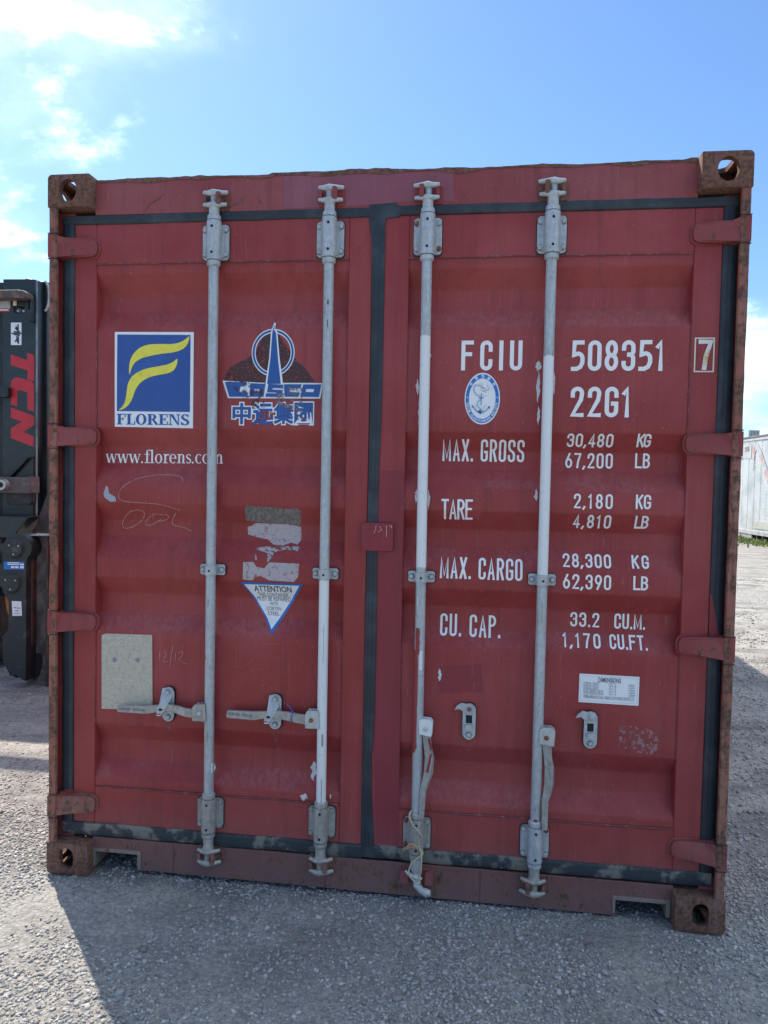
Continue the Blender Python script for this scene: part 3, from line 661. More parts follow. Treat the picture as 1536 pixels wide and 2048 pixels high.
conform('paint_splash', [[Z7(*q) for q in [(95, 152), (108, 160), (112, 195), (150, 218), (155, 245), (120, 246), (88, 222), (80, 200)]]], SPLG, doorL, .0010)
def chalk(lines, f, t=.0016, m=CHALK, par=None, name='chalk_mark', label=None):
    q = []
    for l in lines:
        s_ = [l[0]]
        for a, b, c in zip(l, l[1:], l[2:]):
            s_ += [((a[0] + 3 * b[0]) / 4, (a[1] + 3 * b[1]) / 4), ((3 * b[0] + c[0]) / 4, (3 * b[1] + c[1]) / 4)]
        q.append(s_ + [l[-1]])
    return strokes_px(name, q, t, m, par or doorL, .0007, f=f, label=label)
chalk([[(545, 128), (548, 100), (500, 88), (400, 85), (290, 105), (205, 145), (170, 190), (168, 225), (195, 245), (290, 252), (420, 260), (535, 298)]], Z7)
chalk([[(235, 305), (285, 292), (322, 305), (322, 335), (290, 375), (230, 405), (195, 400), (190, 370), (215, 325), (240, 305)], [(400, 318), (370, 320), (330, 360), (330, 385), (365, 385), (420, 350)], [(410, 322), (465, 325), (468, 345), (430, 360), (400, 362)], [(507, 313), (482, 365), (495, 388), (550, 395), (598, 420)]], Z7, label='chalk scribble')
Z8 = lambda u, v: D(180 + u / 2.954, 1240 + v / 2.954)
chalk([[(412, 190), (410, 235)], [(432, 195), (445, 182), (455, 200), (425, 245), (460, 245)], [(490, 150), (470, 278)], [(505, 195), (503, 240)], [(525, 195), (545, 182), (550, 205), (520, 240), (570, 258)]], Z8, .0013, label='chalked numbers 12/12')
chalk([[(1125, 145), (1060, 140), (950, 155), (1045, 225)], [(865, 135), (865, 280)], [(850, 280), (930, 265), (975, 225), (965, 180), (900, 140)], [(945, 300), (1060, 285)], [(950, 310), (1080, 410)], [(945, 200), (970, 260), (955, 300)]], Z8, .0014, SCRA, name='scratch')
chalk([[(68, 375), (100, 440), (180, 530), (262, 568), (300, 520), (370, 430), (450, 350), (525, 300)]], lambda u, v: D(860 + u / 2.56, 640 + v / 2.56), .0009, SCRA, doorR, 'scratch')
conform('patch', [[D(860 + u / 3.2, 1300 + v / 3.2) for u, v in [(60, 105), (325, 90), (340, 268), (65, 275)]]], RED2, doorR, .0006)
conform('faded_label', [[D(860 + u / 3.2, 1300 + v / 3.2) for u, v in [(1215, 485), (1370, 490), (1475, 550), (1465, 672), (1200, 640)]]], holes('crackled clear label', (0.34, 0.16, 0.16), 0.47, 0.60, 55), doorR, .0008)
def streak(px_, y0, y1, w):
    x0, z1 = D(px_, y0); z0 = D(px_, y1)[1]; n = 7
    L = [(x0 - w * (1 - i / n) * random.uniform(.5, 1), z1 - (z1 - z0) * i / n) for i in range(n + 1)]; Rr = [(x0 + w * (1 - i / n) * random.uniform(.5, 1), z1 - (z1 - z0) * i / n) for i in range(n, -1, -1)]
    conform('dirt_run', [L + Rr], STREAKM, dpar(x0), .0006)
STREAKM = holes('thin pale run', (0.34, 0.21, 0.21), 0.50, 0.72, 70)
for q in ((335, 1450, 1560, .012), (550, 1466, 1600, .010), (598, 438, 520, .003), (938, 1490, 1560, .006), (1181, 1506, 1600, .006), (300, 1010, 1060, .006), (515, 1180, 1230, .008), (1230, 470, 510, .004), (1300, 470, 540, .004), (1010, 1080, 1110, .012)): streak(*q)
def jag(x0, x1, z0, z1, n=9, amp=.004):
    L = [(x0 + random.uniform(-amp, amp), z1 - (z1 - z0) * i / n) for i in range(n + 1)]
    Rr = [(x1 + random.uniform(-amp, amp), z0 + (z1 - z0) * i / n) for i in range(n + 1)]
    return L + Rr
def splash(px0, py0, px1, py1, par=None, m=SPLW):
    x0, z1 = D(px0, py0); x1, z0 = D(px1, py1); cx = (x0 + x1) / 2; hw = (x1 - x0) / 2; n = 8; L = []; Rr = []
    for i in range(n + 1):
        z = z1 - (z1 - z0) * i / n; w = hw * math.sin(math.pi * min(.97, max(.03, i / n))) * random.uniform(.55, 1.05); sh = random.uniform(-.3, .3) * hw
        L.append((cx - w + sh, z)); Rr.insert(0, (cx + w + sh, z))
    return conform('paint_splash', [L + Rr], m, par or dpar(cx), .0008)
for q in ((832, 758, 838, 790), (836, 790, 842, 860), (829, 978, 836, 1006), (857, 700, 862, 720), (1069, 722, 1083, 742), (1073, 742, 1080, 805), (1074, 812, 1080, 850), (1106, 742, 1110, 790), (1068, 978, 1076, 1002),
          (875, 1336, 884, 1362), (620, 1522, 634, 1562), (601, 1586, 616, 1602), (659, 1588, 663, 1598), (855, 978, 860, 1020), (427, 1527, 430, 1545)): splash(*q)

# ---- approval plate
px = lambda q, y: (lambda w: (w.x, w.z))(P(*q, y))
pl_ = MB(); pl_.prism([px(q, .056) for q in [(203, 1270), (212, 1267), (304, 1270), (305, 1419), (203, 1418)]], .0560, .0595)
pl = pl_.build('approval_plate', PLATE, doorL, bevel=.0008, label='weathered grey approval plate on two rivets')
for q in ((229, 1319), (275, 1320)):
    b = MB(); x, z = px(q, .056); b.cyl((x, .0562, z), 'y', .0085, -.004, 14, .005); b.build('rivet', STGRY, pl)
def plate_text(body, lb, rt, m=STW, y=.0552, par=None, name='lettering'):
    a = P(*lb, y); b = P(*rt, y); V, F = font_fit(body, a.x, a.z, b.x, b.z, .0)
    o = MB(); o.add([(v[0], y, v[1]) for v in V], F); return o.build(name, m, par or pl, smooth=0)
for s_, u0, vb, u1, vt in (('APPROVED FOR TRANSPORT', 103, 122, 325, 108), ('UNDER CUSTOMS SEAL', 125, 143, 302, 129), ('CIMC', 108, 272, 172, 252), ('CSC SAFETY APPROVAL', 100, 375, 302, 357)):
    plate_text(s_, (180 + u0 / 2.954, 1240 + vb / 2.954), (180 + u1 / 2.954, 1240 + vt / 2.954), CREAM)
# ---- dimensions label
Z4 = lambda u, v: D(860 + u / 3.2, 1300 + v / 3.2)
dm = conform('dimension_label', [[Z4(957, 150), Z4(1341, 172), Z4(1334, 357), Z4(950, 332)]], STW, doorR, .0010, label='white table label headed DIMENSIONS')
def z4t(body, u0, vb, u1, vt, bold=0.0): return font_px('lettering', body, (860 + u0 / 3.2, 1300 + vb / 3.2), (860 + u1 / 3.2, 1300 + vt / 3.2), STGRY if not bold else STBLK, dm, .0018, bold=bold)
z4t('DIMENSIONS', 1077, 205, 1222, 182, .012)
for i, (s_, w) in enumerate((('INTERNAL LENGTH', 100), ('INTERNAL WIDTH', 95), ('INTERNAL HEIGHT', 98), ('DOOR OPENING WIDTH', 125), ('DOOR OPENING HEIGHT', 130), ('MODEL NO.', 60), ('CHINA INTERNATIONAL MARINE CONTAINERS (GROUP) LTD.', 325))):
    v = 216 + i * 16.3; z4t(s_, 982, v + 1, 982 + w, v - 9)
    if i < 5:
        z4t(('19FT 4', '7FT 8', '7FT 10', '7FT 8', '7FT 5')[i], 1143, v + 8, 1190, v - 2); z4t(('5898MM', '2352MM', '2393MM', '2340MM', '2280MM')[i], 1270, v + 16, 1310, v + 6)
strokes_px('edge_line', [[(965, 162), (1330, 183), (1324, 345), (960, 322), (965, 162)]], .0009, STPB, dm, .0014, f=Z4)
chalk([[(1195, 185), (1215, 200), (1200, 212), (1225, 210)], [(1205, 170), (1212, 190)], [(1265, 210), (1262, 260)], [(1240, 178), (1250, 182)], [(1275, 350), (1290, 355)], [(1315, 340), (1318, 350)]], Z4, .0020, STBLK, dm, 'scuff')

# ---- corner castings (rounded hollow blocks with openings), made once per kind by cutting
def casting_mesh(top):
    """local: outer face x=0 (left side), front y=0, base z=0; size .162(front) x .178 x .118 ; left corner"""
    tmp = []
    def mk(fn):
        m = MB(); fn(m); o = m.build('tmp', CAST, None, smooth=0, origin=(0, 0, 0)); tmp.append(o); return o
    r = .016
    cr = (0, 1, 0, 0) if top else (0, 0, 1, 0)
    body = mk(lambda m: m.prism(rrect(0, .162, 0, .118, r, 5, cr), 0, .178))
    bv = body.modifiers.new('b', 'BEVEL'); bv.width = .004; bv.segments = 2; bv.limit_method = 'ANGLE'; bv.angle_limit = math.radians(50)
    cuts = [mk(lambda m: m.box(.018, .144, .022, .160, .018, .100))]
    if top: cuts.append(mk(lambda m: m.prism(ellipse(.079, .060, .0335, .040, 26), -.02, .06)))
    else: cuts.append(mk(lambda m: m.prism([(.079 + .0275 * math.cos(a), .060 + (.013 if math.sin(a) >= 0 else -.013) + .0275 * math.sin(a)) for a in [2 * math.pi * i / 22 for i in range(22)]], -.02, .06)))
    cuts.append(mk(lambda m: m.tube([(-.02, .089, .059), (.05, .089, .059)], .040, 24, squash=.66)))
    cuts.append(mk(lambda m: m.add([((.079 + .032 * math.cos(a)), (.089 + (.028 if math.sin(a) > 0 else -.028) + .030 * math.sin(a)), zz) for zz in ((-.02, .05) if not top else (.07, .14)) for a in [2 * math.pi * i / 24 + .001 for i in range(24)]], [tuple(range(24)), tuple(range(47, 23, -1))] + [(i, (i + 1) % 24, 24 + (i + 1) % 24, 24 + i) for i in range(24)])))
    for c in cuts:
        md = body.modifiers.new('c', 'BOOLEAN'); md.operation = 'DIFFERENCE'; md.object = c; md.solver = 'EXACT'
    dg = bpy.context.evaluated_depsgraph_get(); me = bpy.data.meshes.new_from_object(body.evaluated_get(dg))
    for o in tmp: bpy.data.objects.remove(o)
    me.polygons.foreach_set('use_smooth', [True] * len(me.polygons)); me.set_sharp_from_angle(angle=math.radians(35)); return me
for top in (False, True):
    me = casting_mesh(top); me.materials.clear(); me.materials.append(CAST)
    for right in (False, True):
        for rear in (False, True):
            m2 = me.copy()
            bm = bmesh.new(); bm.from_mesh(m2)
            for v in bm.verts:
                if right: v.co.x = -v.co.x
                if rear: v.co.y = -v.co.y
            if right != rear: bmesh.ops.reverse_faces(bm, faces=bm.faces)
            bm.to_mesh(m2); bm.free(); m2.name = 'corner_casting'
            o = bpy.data.objects.new('corner_casting', m2); COL.objects.link(o); o.parent = cont
            o.location = Vector((CW if right else 0, CL if rear else 0, CH - .118 if top else 0)) - wloc(cont)

# ---- header with ragged roof lip, sill with fork pockets
hb = MB(); zt = 2.583
hb.prism([(.158, 2.458), (CW - .158, 2.458), (CW - .158, zt), (.158, zt)], .050, .16)
header = hb.build('door_header', HRED, cont, bevel=.002)
lip = MB(); xs = np.linspace(.156, CW - .156, 150); prev = None
def lipz(x): return zt + .0040 + .0075 * noise.noise(Vector((x * 7, 1.3, 0))) + .0032 * noise.noise(Vector((x * 33, 5, 0))) + (.004 if .82 < x < 1.25 else 0)
def lipf(x): return .0475 + .002 * noise.noise(Vector((x * 21, 3, 0)))
vs = []
for x in xs:
    d = .004 + .016 * max(0, noise.noise(Vector((x * 7, 8.8, 0))) + .15)
    vs += [(x, lipf(x), lipz(x)), (x, lipf(x), zt - d), (x, .20, lipz(x) + .001)]
lip.add(vs, [(3*i, 3*i+3, 3*i+4, 3*i+1) for i in range(len(xs)-1)] + [(3*i, 3*i+2, 3*i+5, 3*i+3) for i in range(len(xs)-1)])
lip.build('roof_lip', paint('ragged lip paint', (0.20, 0.06, 0.055), (0.25, 0.11, 0.09), rust=0.85, chalk=.4), header, smooth=0)
def sheet(name, pts, y, m, par, th=.0008, label=None):
    b = MB(); b.prism([px(q, y) for q in pts], y - th, y + .0001); return b.build(name, m, par, smooth=0, label=label)
sheet('touch_up_patch', [(568, 352), (907, 342), (907, 402), (800, 404), (700, 413), (568, 417)], .0498, RED3, header, label='mauve repainted patch')
sheet('touch_up_patch', [(750, 945), (765, 940), (808, 942), (803, 1200), (797, 1690), (752, 1686), (748, 1500)], .0548, RED2, doorR, label='crimson repainted strip on the stile')
POCK = paint('dusty pocket paint', (0.25, 0.13, 0.12), (0.32, 0.26, 0.24), rust=0.35, dirt=0.8)
sl = MB()
sl.prism([(.158, .128), (.158, .012), (.163, .012), (.163, .080), (.343, .080), (.343, .014), (2.083, .006), (2.083, .070), (2.264, .068), (2.264, .012), (CW - .158, .012), (CW - .158, .128)], .050, .062)
sill = sl.build('door_sill', SILL, cont, bevel=.0015)
for a, b, t_ in ((.163, .343, .080), (2.083, 2.264, .069)):
    pk = MB(); pk.prism([(a - .004, .016), (a + .006, .016), (a + .006, t_ - .006), (b - .006, t_ - .006), (b - .006, .016), (b + .008, .016), (b + .008, t_ + .008), (a - .004, t_ + .008)], .0455, .40)
    pk.build('fork_pocket', POCK, sill, bevel=.002)
for x in (.478, 1.06, 1.62): 
    b = MB(); b.tube([(x, .0495, .014), (x + .002, .0493, .07), (x, .0495, .125)], .0012, 6); b.build('weld_line', WELD, sill)

def header_scuff(l, w=.0035):
    v, f = stroke([px(q, .0488) for q in l], w, tf=lambda u: .35 + .9 * math.sin(math.pi * min(1, max(0, u)))); b = MB(); b.add([(q[0], .0490, q[1]) for q in v], f); b.build('scuff', HSC, header, smooth=0)
HSC = simple('dark scuff', (0.10, 0.05, 0.045), (0.19, 0.08, 0.07), .8, 90)
for l in ([(288, 424), (300, 408), (318, 397), (326, 388)], [(300, 406), (310, 402)], [(486, 404), (481, 400), (484, 396), (490, 395)], [(463, 412), (470, 408), (478, 406)], [(517, 396), (520, 404), (523, 407)], [(250, 424), (254, 420)], [(925, 395), (930, 390), (935, 380)], [(930, 402), (936, 396)], [(988, 376), (990, 402)], [(989, 376), (1003, 386)], [(1040, 401), (1048, 394)], [(1346, 384), (1348, 392)], [(988, 355), (990, 352)], [(235, 400), (237, 398)], [(1328, 369), (1331, 367)]): header_scuff(l, .0045 if l[0][0] > 900 and l[0][0] < 940 else .0028)

# ---- corner posts with a bent front edge
def post(right):
    b = MB(); zs = np.linspace(.119, 2.474, 60)
    hz = [2.395, 1.675, 1.007, .318]
    sec = [(.003, .19), (.003, .010), (.006, .004), (.031, .004), (.034, .007), (.034, .016), (.012, .018), (.010, .060), (.010, .19)]
    vs = []
    for z in zs:
        k = .0022 * noise.noise(Vector((z * 7, 3 if right else 1, 0))) + .0008 * noise.noise(Vector((z * 30, 3, 0)))
        bulge = 0 if right else .010 * math.exp(-((z - 1.19) / .06) ** 2)
        for i, (x, y) in enumerate(sec):
            f = 1 if 1 <= i <= 4 else 0
            xx = x + f * (k + bulge * (1 if i >= 3 else .5)) - (.0005 if i == 4 else 0)
            vs.append(((CW - xx) if right else xx, y, z))
    n = len(sec); b.add(vs, [(j * n + i, j * n + (i + 1) % n, (j + 1) * n + (i + 1) % n, (j + 1) * n + i) for j in range(len(zs) - 1) for i in range(n)])
    b.add([vs[i] for i in range(n)], [tuple(range(n))]); b.add([vs[-n + i] for i in range(n)], [tuple(range(n))])
    o = b.build('corner_post', POST, cont, smooth=40)
    return o
postL = post(False); postR = post(True)
inn = MB(); inn.box(.0102, .0752, .060, .11, .12, 2.47); inn.build('door_jamb', RED, cont)
inn = MB(); inn.box(2.3658, CW - .0102, .060, .11, .12, 2.47); inn.build('door_jamb', RED, cont)

# ---- rubber gaskets
def strip_z(x0, x1, z0, z1, m, par):
    b = MB(); w = x1 - x0; sec = [(0, .062), (0, .055), (.10, .0515), (.36, .0505), (.42, .0512), (.50, .0505), (.92, .0500), (1, .054), (1, .062)]
    zs = np.linspace(z0, z1, 40); vs = []
    for z in zs:
        k = .0030 * noise.noise(Vector((z * 5, x0 * 5, 0))) + .0012 * noise.noise(Vector((z * 21, x0 * 5, 0)))
        for u, y in sec: vs.append((x0 + w * u + k, y + .5 * k, z))
    n = len(sec); b.add(vs, [(j * n + i, j * n + i + 1, (j + 1) * n + i + 1, (j + 1) * n + i) for j in range(len(zs) - 1) for i in range(n - 1)])
    return b.build('gasket', m, par, smooth=60)
def strip_x(x0, x1, z0, z1, m, par):
    b = MB(); h = z1 - z0; sec = [(0, .062), (0, .0545), (.12, .0505), (.55, .0485), (.62, .0490), (.80, .0470), (.96, .0480), (1, .052), (1, .062)]
    xs = np.linspace(x0, x1, 50); vs = []
    for x in xs:
        k = .0030 * noise.noise(Vector((x * 5, z0 * 9, 2))) + .0016 * noise.noise(Vector((x * 23, z0 * 9, 2)))
        for u, y in sec: vs.append((x, y + .4 * k, z0 + h * u + k))
    n = len(sec); b.add(vs, [(j * n + i, (j + 1) * n + i, (j + 1) * n + i + 1, j * n + i + 1) for j in range(len(xs) - 1) for i in range(n - 1)])
    return b.build('gasket', m, par, smooth=60)
strip_x(.030, 1.193, 2.4255, 2.4585, RUBBER, doorL); strip_x(1.235, 2.408, 2.4295, 2.463, RUBBER, doorR)
strip_x(.034, .34, .131, .182, RUBD, doorL); strip_x(.3402, 1.193, .131, .182, RUBD, doorL); strip_x(1.235, 2.404, .133, .183, RUBD, doorR)
strip_z(.0290, .0755, .17, 2.428, RUBBER, doorL); strip_z(2.3655, 2.412, .17, 2.432, RUBBER, doorR)
cl_ = MB(); Ls = [(738, 403), (738, 430), (741, 470), (743, 480), (743, 600), (740, 800), (737, 940), (735, 1040), (732, 1180), (730, 1260), (727, 1435), (726, 1500), (723, 1580), (722, 1714)]
Rs = [(750, 1717), (748, 1690), (743, 1580), (743, 1510), (745, 1500), (749, 1435), (753, 1260), (754, 1180), (755, 1040), (758, 940), (764, 800), (768, 600), (770, 480), (771, 440), (774, 436), (800, 433), (800, 412), (790, 404), (760, 402)]
cl_.prism([px(q, .050) for q in Ls + Rs], .0496, .058)
cg = cl_.build('center_gasket', RUBBER, cont, bevel=.0015)
for fr in (.22, .60):
    rb = MB()
    pts = []
    for l, r_ in zip([(743, 480), (740, 800), (735, 1040), (730, 1260), (726, 1500), (722, 1690)], [(770, 480), (764, 800), (755, 1040), (753, 1260), (744, 1500), (748, 1690)]):
        a, b_ = P(*l, .05), P(*r_, .05); pts.append(a.lerp(b_, fr) + Vector((0, .0005, 0)))
    rb.tube(pts, .0022, 8); rb.build('gasket_rib', RUBBER, cg)

def clump(px_, py_, w, h, n):
    b = MB(); x, z = px((px_, py_), .05)
    for _ in range(n):
        cx, cz, r = x + random.gauss(0, w), z + random.gauss(0, h), random.uniform(.0015, .0045); vs = [(cx + r * random.uniform(.6, 1) * d[0], .050 + r * d[1] * .7, cz + r * random.uniform(.6, 1) * d[2]) for d in ((1, 0, 0), (-1, 0, 0), (0, -1, 0), (0, 1, 0), (0, 0, 1), (0, 0, -1))]
        b.add(vs, [(0, 2, 4), (2, 1, 4), (1, 3, 4), (3, 0, 4), (2, 0, 5), (1, 2, 5), (3, 1, 5), (0, 3, 5)])
    o = b.build('caked_dirt', CLOD, doorL if x < 1.2 else doorR, smooth=0); o['kind'] = 'stuff'
CLOD = simple('caked dirt', (0.10, 0.085, 0.07), (0.20, 0.18, 0.15), .95, 80)
clump(222, 1652, .022, .006, 90); clump(190, 1648, .03, .003, 40); clump(300, 1662, .03, .002, 30); clump(480, 1672, .05, .002, 30); clump(900, 1704, .06, .002, 30); clump(1260, 1733, .05, .003, 40)
for pts in ([(1420, 1188), (1424, 1190), (1428, 1216), (1432, 1240), (1436, 1262), (1440, 1284), (1418, 1284), (1419, 1240)], [(125, 1582), (134, 1578), (148, 1583), (149, 1596), (126, 1596)]):
    b = MB(); b.prism([px(q, .0492) for q in pts], .0492, .0515); b.build('paint_smear', RED2 if pts[0][0] > 900 else RED, doorR if pts[0][0] > 900 else doorL, smooth=0)
# ---- red latch plate over the door joint
lb_ = MB(); lb_.prism([px(q, .040) for q in [(722, 1046), (726, 1045), (785, 1047), (787, 1050), (786, 1101), (783, 1103), (723, 1101)]], .0385, .0465)
lp = lb_.build('latch_plate', RED2, cont, bevel=.0015, label='square crimson latch plate over the joint of the doors')
for l in ([(752, 1052), (751, 1058), (748, 1066)], [(760, 1053), (763, 1060), (756, 1064)], [(773, 1052), (773, 1074)], [(779, 1052), (783, 1052), (783, 1056)]):
    b = MB(); v, f = stroke([px(q, .038) for q in l], .0022); b.add([(q[0], .0380, q[1]) for q in v], f); b.build('chalk_mark', CHALK, lp, smooth=0)

# ---- hinges
def hinge(right, z, sc=1.0, flip=False, m=HINGE):
    X = (lambda x: CW - x) if right else (lambda x: x)
    out = [(.0015, .040), (.030, .041), (.040, .036), (.055, .034), (.105, .034), (.135, .032), (.158, .028), (.168, .020), (.171, .008), (.171, -.010), (.166, -.024), (.156, -.031), (.135, -.034), (.105, -.036), (.06, -.037), (.040, -.039), (.030, -.043), (.0015, -.043)]
    if flip: out = [(x, -a) for x, a in out]
    pts = [(X(x), z + a * sc) for x, a in out]
    def yf(x, _z):
        u = CW - x if right else x
        if u < .034: return .0005
        if u < .05: return .0005 + (u - .034) / .016 * .022
        return .0225 + (u - .05) / .12 * .016
    b = MB(); b.prism(pts, 0, .056, yf=yf)
    # a middle line of points keeps the face following its curve
    h = b.build('hinge', m, doorR if right else doorL, bevel=.003, segs=2)
    w = MB(); o2 = [(.09, .038), (.138, .037), (.163, .033), (.175, .024), (.179, .010), (.179, -.012), (.174, -.027), (.162, -.037), (.14, -.040), (.09, -.041)]
    if flip: o2 = [(x, -a) for x, a in o2]
    w.prism([(X(x), z + a * sc) for x, a in o2], .050, .0555); w.build('weld_bead', m, h, bevel=.003)
    e = MB(); cx = X(.095)
    e.tube([(cx + .012 * math.cos(t), yf(cx + .012 * math.cos(t), 0) - .0005, z + .0065 * math.sin(t)) for t in [i * math.pi / 9 for i in range(19)]], .0010, 6); e.build('maker_mark', m, h)
    for s_ in (1, -1):
        rr = MB(); rr.tube([(X(x), yf(X(x), 0) - .0005, z + s_ * (.030 * sc - max(0, x - .12) * .14)) for x in (.052, .07, .09, .11, .13, .145)], .0020, 6); rr.build('rib', m, h)
    return h
RUSTH = paint('rusty hinge paint', (0.24, 0.075, 0.06), (0.27, 0.12, 0.09), rust=0.7)
for q in ((110, 490, 1, False), (110, 871, .96, False), (110, 1245, .96, False)):
    hinge(False, P(q[0], q[1], .0).z, q[2], q[3])
hinge(False, P(110, 1613, 0).z, .96, False, RUSTH)
for py_, fl in ((456, True), (887, False), (1302, True), (1720, True)): hinge(True, P(1470, py_, 0).z, .98, fl if py_ > 600 else False)
for right in (False, True):
    for py_ in ((490, 871, 1245, 1613) if not right else (456, 887, 1302, 1720)):
        z = P(1470 if right else 110, py_, 0).z
        for s_ in (.044, -.0475):
            b = MB(); b.box(CW - .036 if right else .000, CW - .000 if right else .036, .0025, .040, z + s_ - .0010, z + s_ + .0018)
            b.build('hinge_lug_gap', DKBRN, postR if right else postL)

# ---- locking bars
BARS = [(.6215, .6225), (1.0415, 1.0445), (1.3860, 1.3915), (1.8075, 1.8070)]
BY, BR = .028, .0178
def barx(i, z): a, b = BARS[i]; return a + (b - a) * (2.2 - z) / 1.76
def bar(i, whites):
    b = MB(); z0, z1 = .165, 2.47; cuts = sorted(set([z0, z1] + [w for p_ in whites for w in p_]))
    n = 20; rows = []
    zs = sorted(set(cuts + list(np.linspace(z0, z1, 24))))
    vs = []
    for z in zs:
        kx = .0012 * noise.noise(Vector((z * 2.2, i * 3.3, 0)))
        for j in range(n):
            a = 2 * math.pi * j / n
            vs.append((barx(i, z) + kx + BR * math.sin(a), BY - BR * math.cos(a), z + (.004 * math.sin(j * 2.1) if z in cuts[1:-1] else 0)))
    for k in range(len(zs) - 1):
        zm = (zs[k] + zs[k + 1]) / 2; b.mi = 1 if any(lo < zm < hi for lo, hi in whites) else 0
        b.add(vs[k * n:(k + 2) * n], [(j, (j + 1) % n, n + (j + 1) % n, n + j) for j in range(n)])
    b.mi = 0
    o = b.build('locking_bar', [GALV, WHITEP], cont, smooth=60)
    return o
zpx = lambda x, y: P(x, y, .02).z
whites = [[], [(zpx(640, 1618), zpx(645, 1160))], [(zpx(840, 1135), zpx(850, 672))], [(zpx(1080, 1150), zpx(1095, 712))]]
bars = [bar(i, w) for i, w in enumerate(whites)]
for i, lab in enumerate(('bare grey locking bar nearest the left hinges', 'locking bar painted white below its middle', 'locking bar painted white above its middle with red paint below', 'locking bar painted white in its middle, nearest the right hinges')): bars[i]['label'] = lab
def cyl_patch(i, z0, z1, a0, a1, m, name='paint_streak', amp=.12):
    b = MB(); k = 16; q = 5; vs = []
    for r_ in range(k + 1):
        z = z0 + (z1 - z0) * r_ / k; e0 = a0 + random.uniform(0, amp) + (.25 * (a1 - a0) if r_ in (0, k) else 0); e1 = a1 - random.uniform(0, amp) - (.25 * (a1 - a0) if r_ in (0, k) else 0)
        for j in range(q + 1):
            a = e0 + (e1 - e0) * j / q; vs.append((barx(i, z) + (BR + .0009) * math.sin(a) + .0012 * noise.noise(Vector((z * 2.2, i * 3.3, 0))), BY - (BR + .0009) * math.cos(a), z))
    b.add(vs, [(r_ * (q + 1) + j, r_ * (q + 1) + j + 1, (r_ + 1) * (q + 1) + j + 1, (r_ + 1) * (q + 1) + j) for r_ in range(k) for j in range(q)])
    return b.build(name, m, bars[i], smooth=60)
cyl_patch(2, zpx(835, 1505), zpx(840, 1300), -1.5, -.15, RED); cyl_patch(2, zpx(840, 1310), zpx(842, 1255), -.9, .1, RED)
cyl_patch(3, zpx(1066, 1655), zpx(1068, 1636), -.5, .35, RED); cyl_patch(3, zpx(1100, 520), zpx(1102, 502), -.12, .05, REDL, amp=.02)
cyl_patch(2, zpx(836, 1340), zpx(840, 1300), .0, .7, WHITEP); cyl_patch(2, zpx(836, 1212), zpx(840, 1190), -.6, -.3, WHITEP)
for q in ((1, 1470, 1495, .1, .5), (1, 1560, 1610, .15, .35), (1, 1250, 1330, .2, .3), (0, 1210, 1225, -.3, 0), (0, 1480, 1500, -.3, .1), (3, 1190, 1230, -.1, .1), (0, 900, 915, -.2, .2), (1, 600, 610, 0, .25), (1, 640, 655, 0, .15)):
    cyl_patch(q[0], zpx(700, q[2]), zpx(700, q[1]), q[3], q[4], GALVD if q[1] > 700 else DKBRN, 'scuff', .02)
cyl_patch(0, zpx(418, 1545), zpx(418, 1525), .7, 1.2, WHITEP)

BOLTW = simple('shaded washer', (0.17, 0.165, 0.16), (0.28, 0.28, 0.27), .6, 80)  # washer tinted darker, as the shadow ringing each bolt head
bolt_b = MB(); bolt_b.mi = 1; bolt_b.tube([(0, .0, 0), (0, -.0010, 0)], [.0112, .0108], 16); bolt_b.mi = 0; bolt_b.tube([(0, -.0010, 0), (0, -.0066, 0), (0, -.0082, 0)], [.0088, .0086, .0060], 6)
bolt_me = {}
def bolt(parent, x, y, z, m=GALV):
    if m.name not in bolt_me:
        o = bolt_b.build('bolt', [m, BOLTW], parent, smooth=30, origin=(0, 0, 0)); o.location = Vector((x, y, z)) - wloc(parent); bolt_me[m.name] = o; o.rotation_euler.y = random.uniform(0, 1); return o
    o = bolt_me[m.name].copy(); COL.objects.link(o); o.parent = parent; o.location = Vector((x, y, z)) - wloc(parent); o.rotation_euler.y = random.uniform(0, 1); return o
def hump_plate(name, cx, z0, z1, w, hw, m, par, rim=.012, y0=.051):
    """plate with a half-round sleeve in the middle"""
    b = MB(); r = hw; n = 10
    prof_ = [(-w / 2, y0 + .003), (-w / 2, y0 - .004), (-r - .006, y0 - .004)] + [(r * math.sin(a), BY - (r) * math.cos(a)) for a in [-1.35 + 2.7 * i / n for i in range(n + 1)]] + [(r + .006, y0 - .004), (w / 2, y0 - .004), (w / 2, y0 + .003)]
    return b, prof_
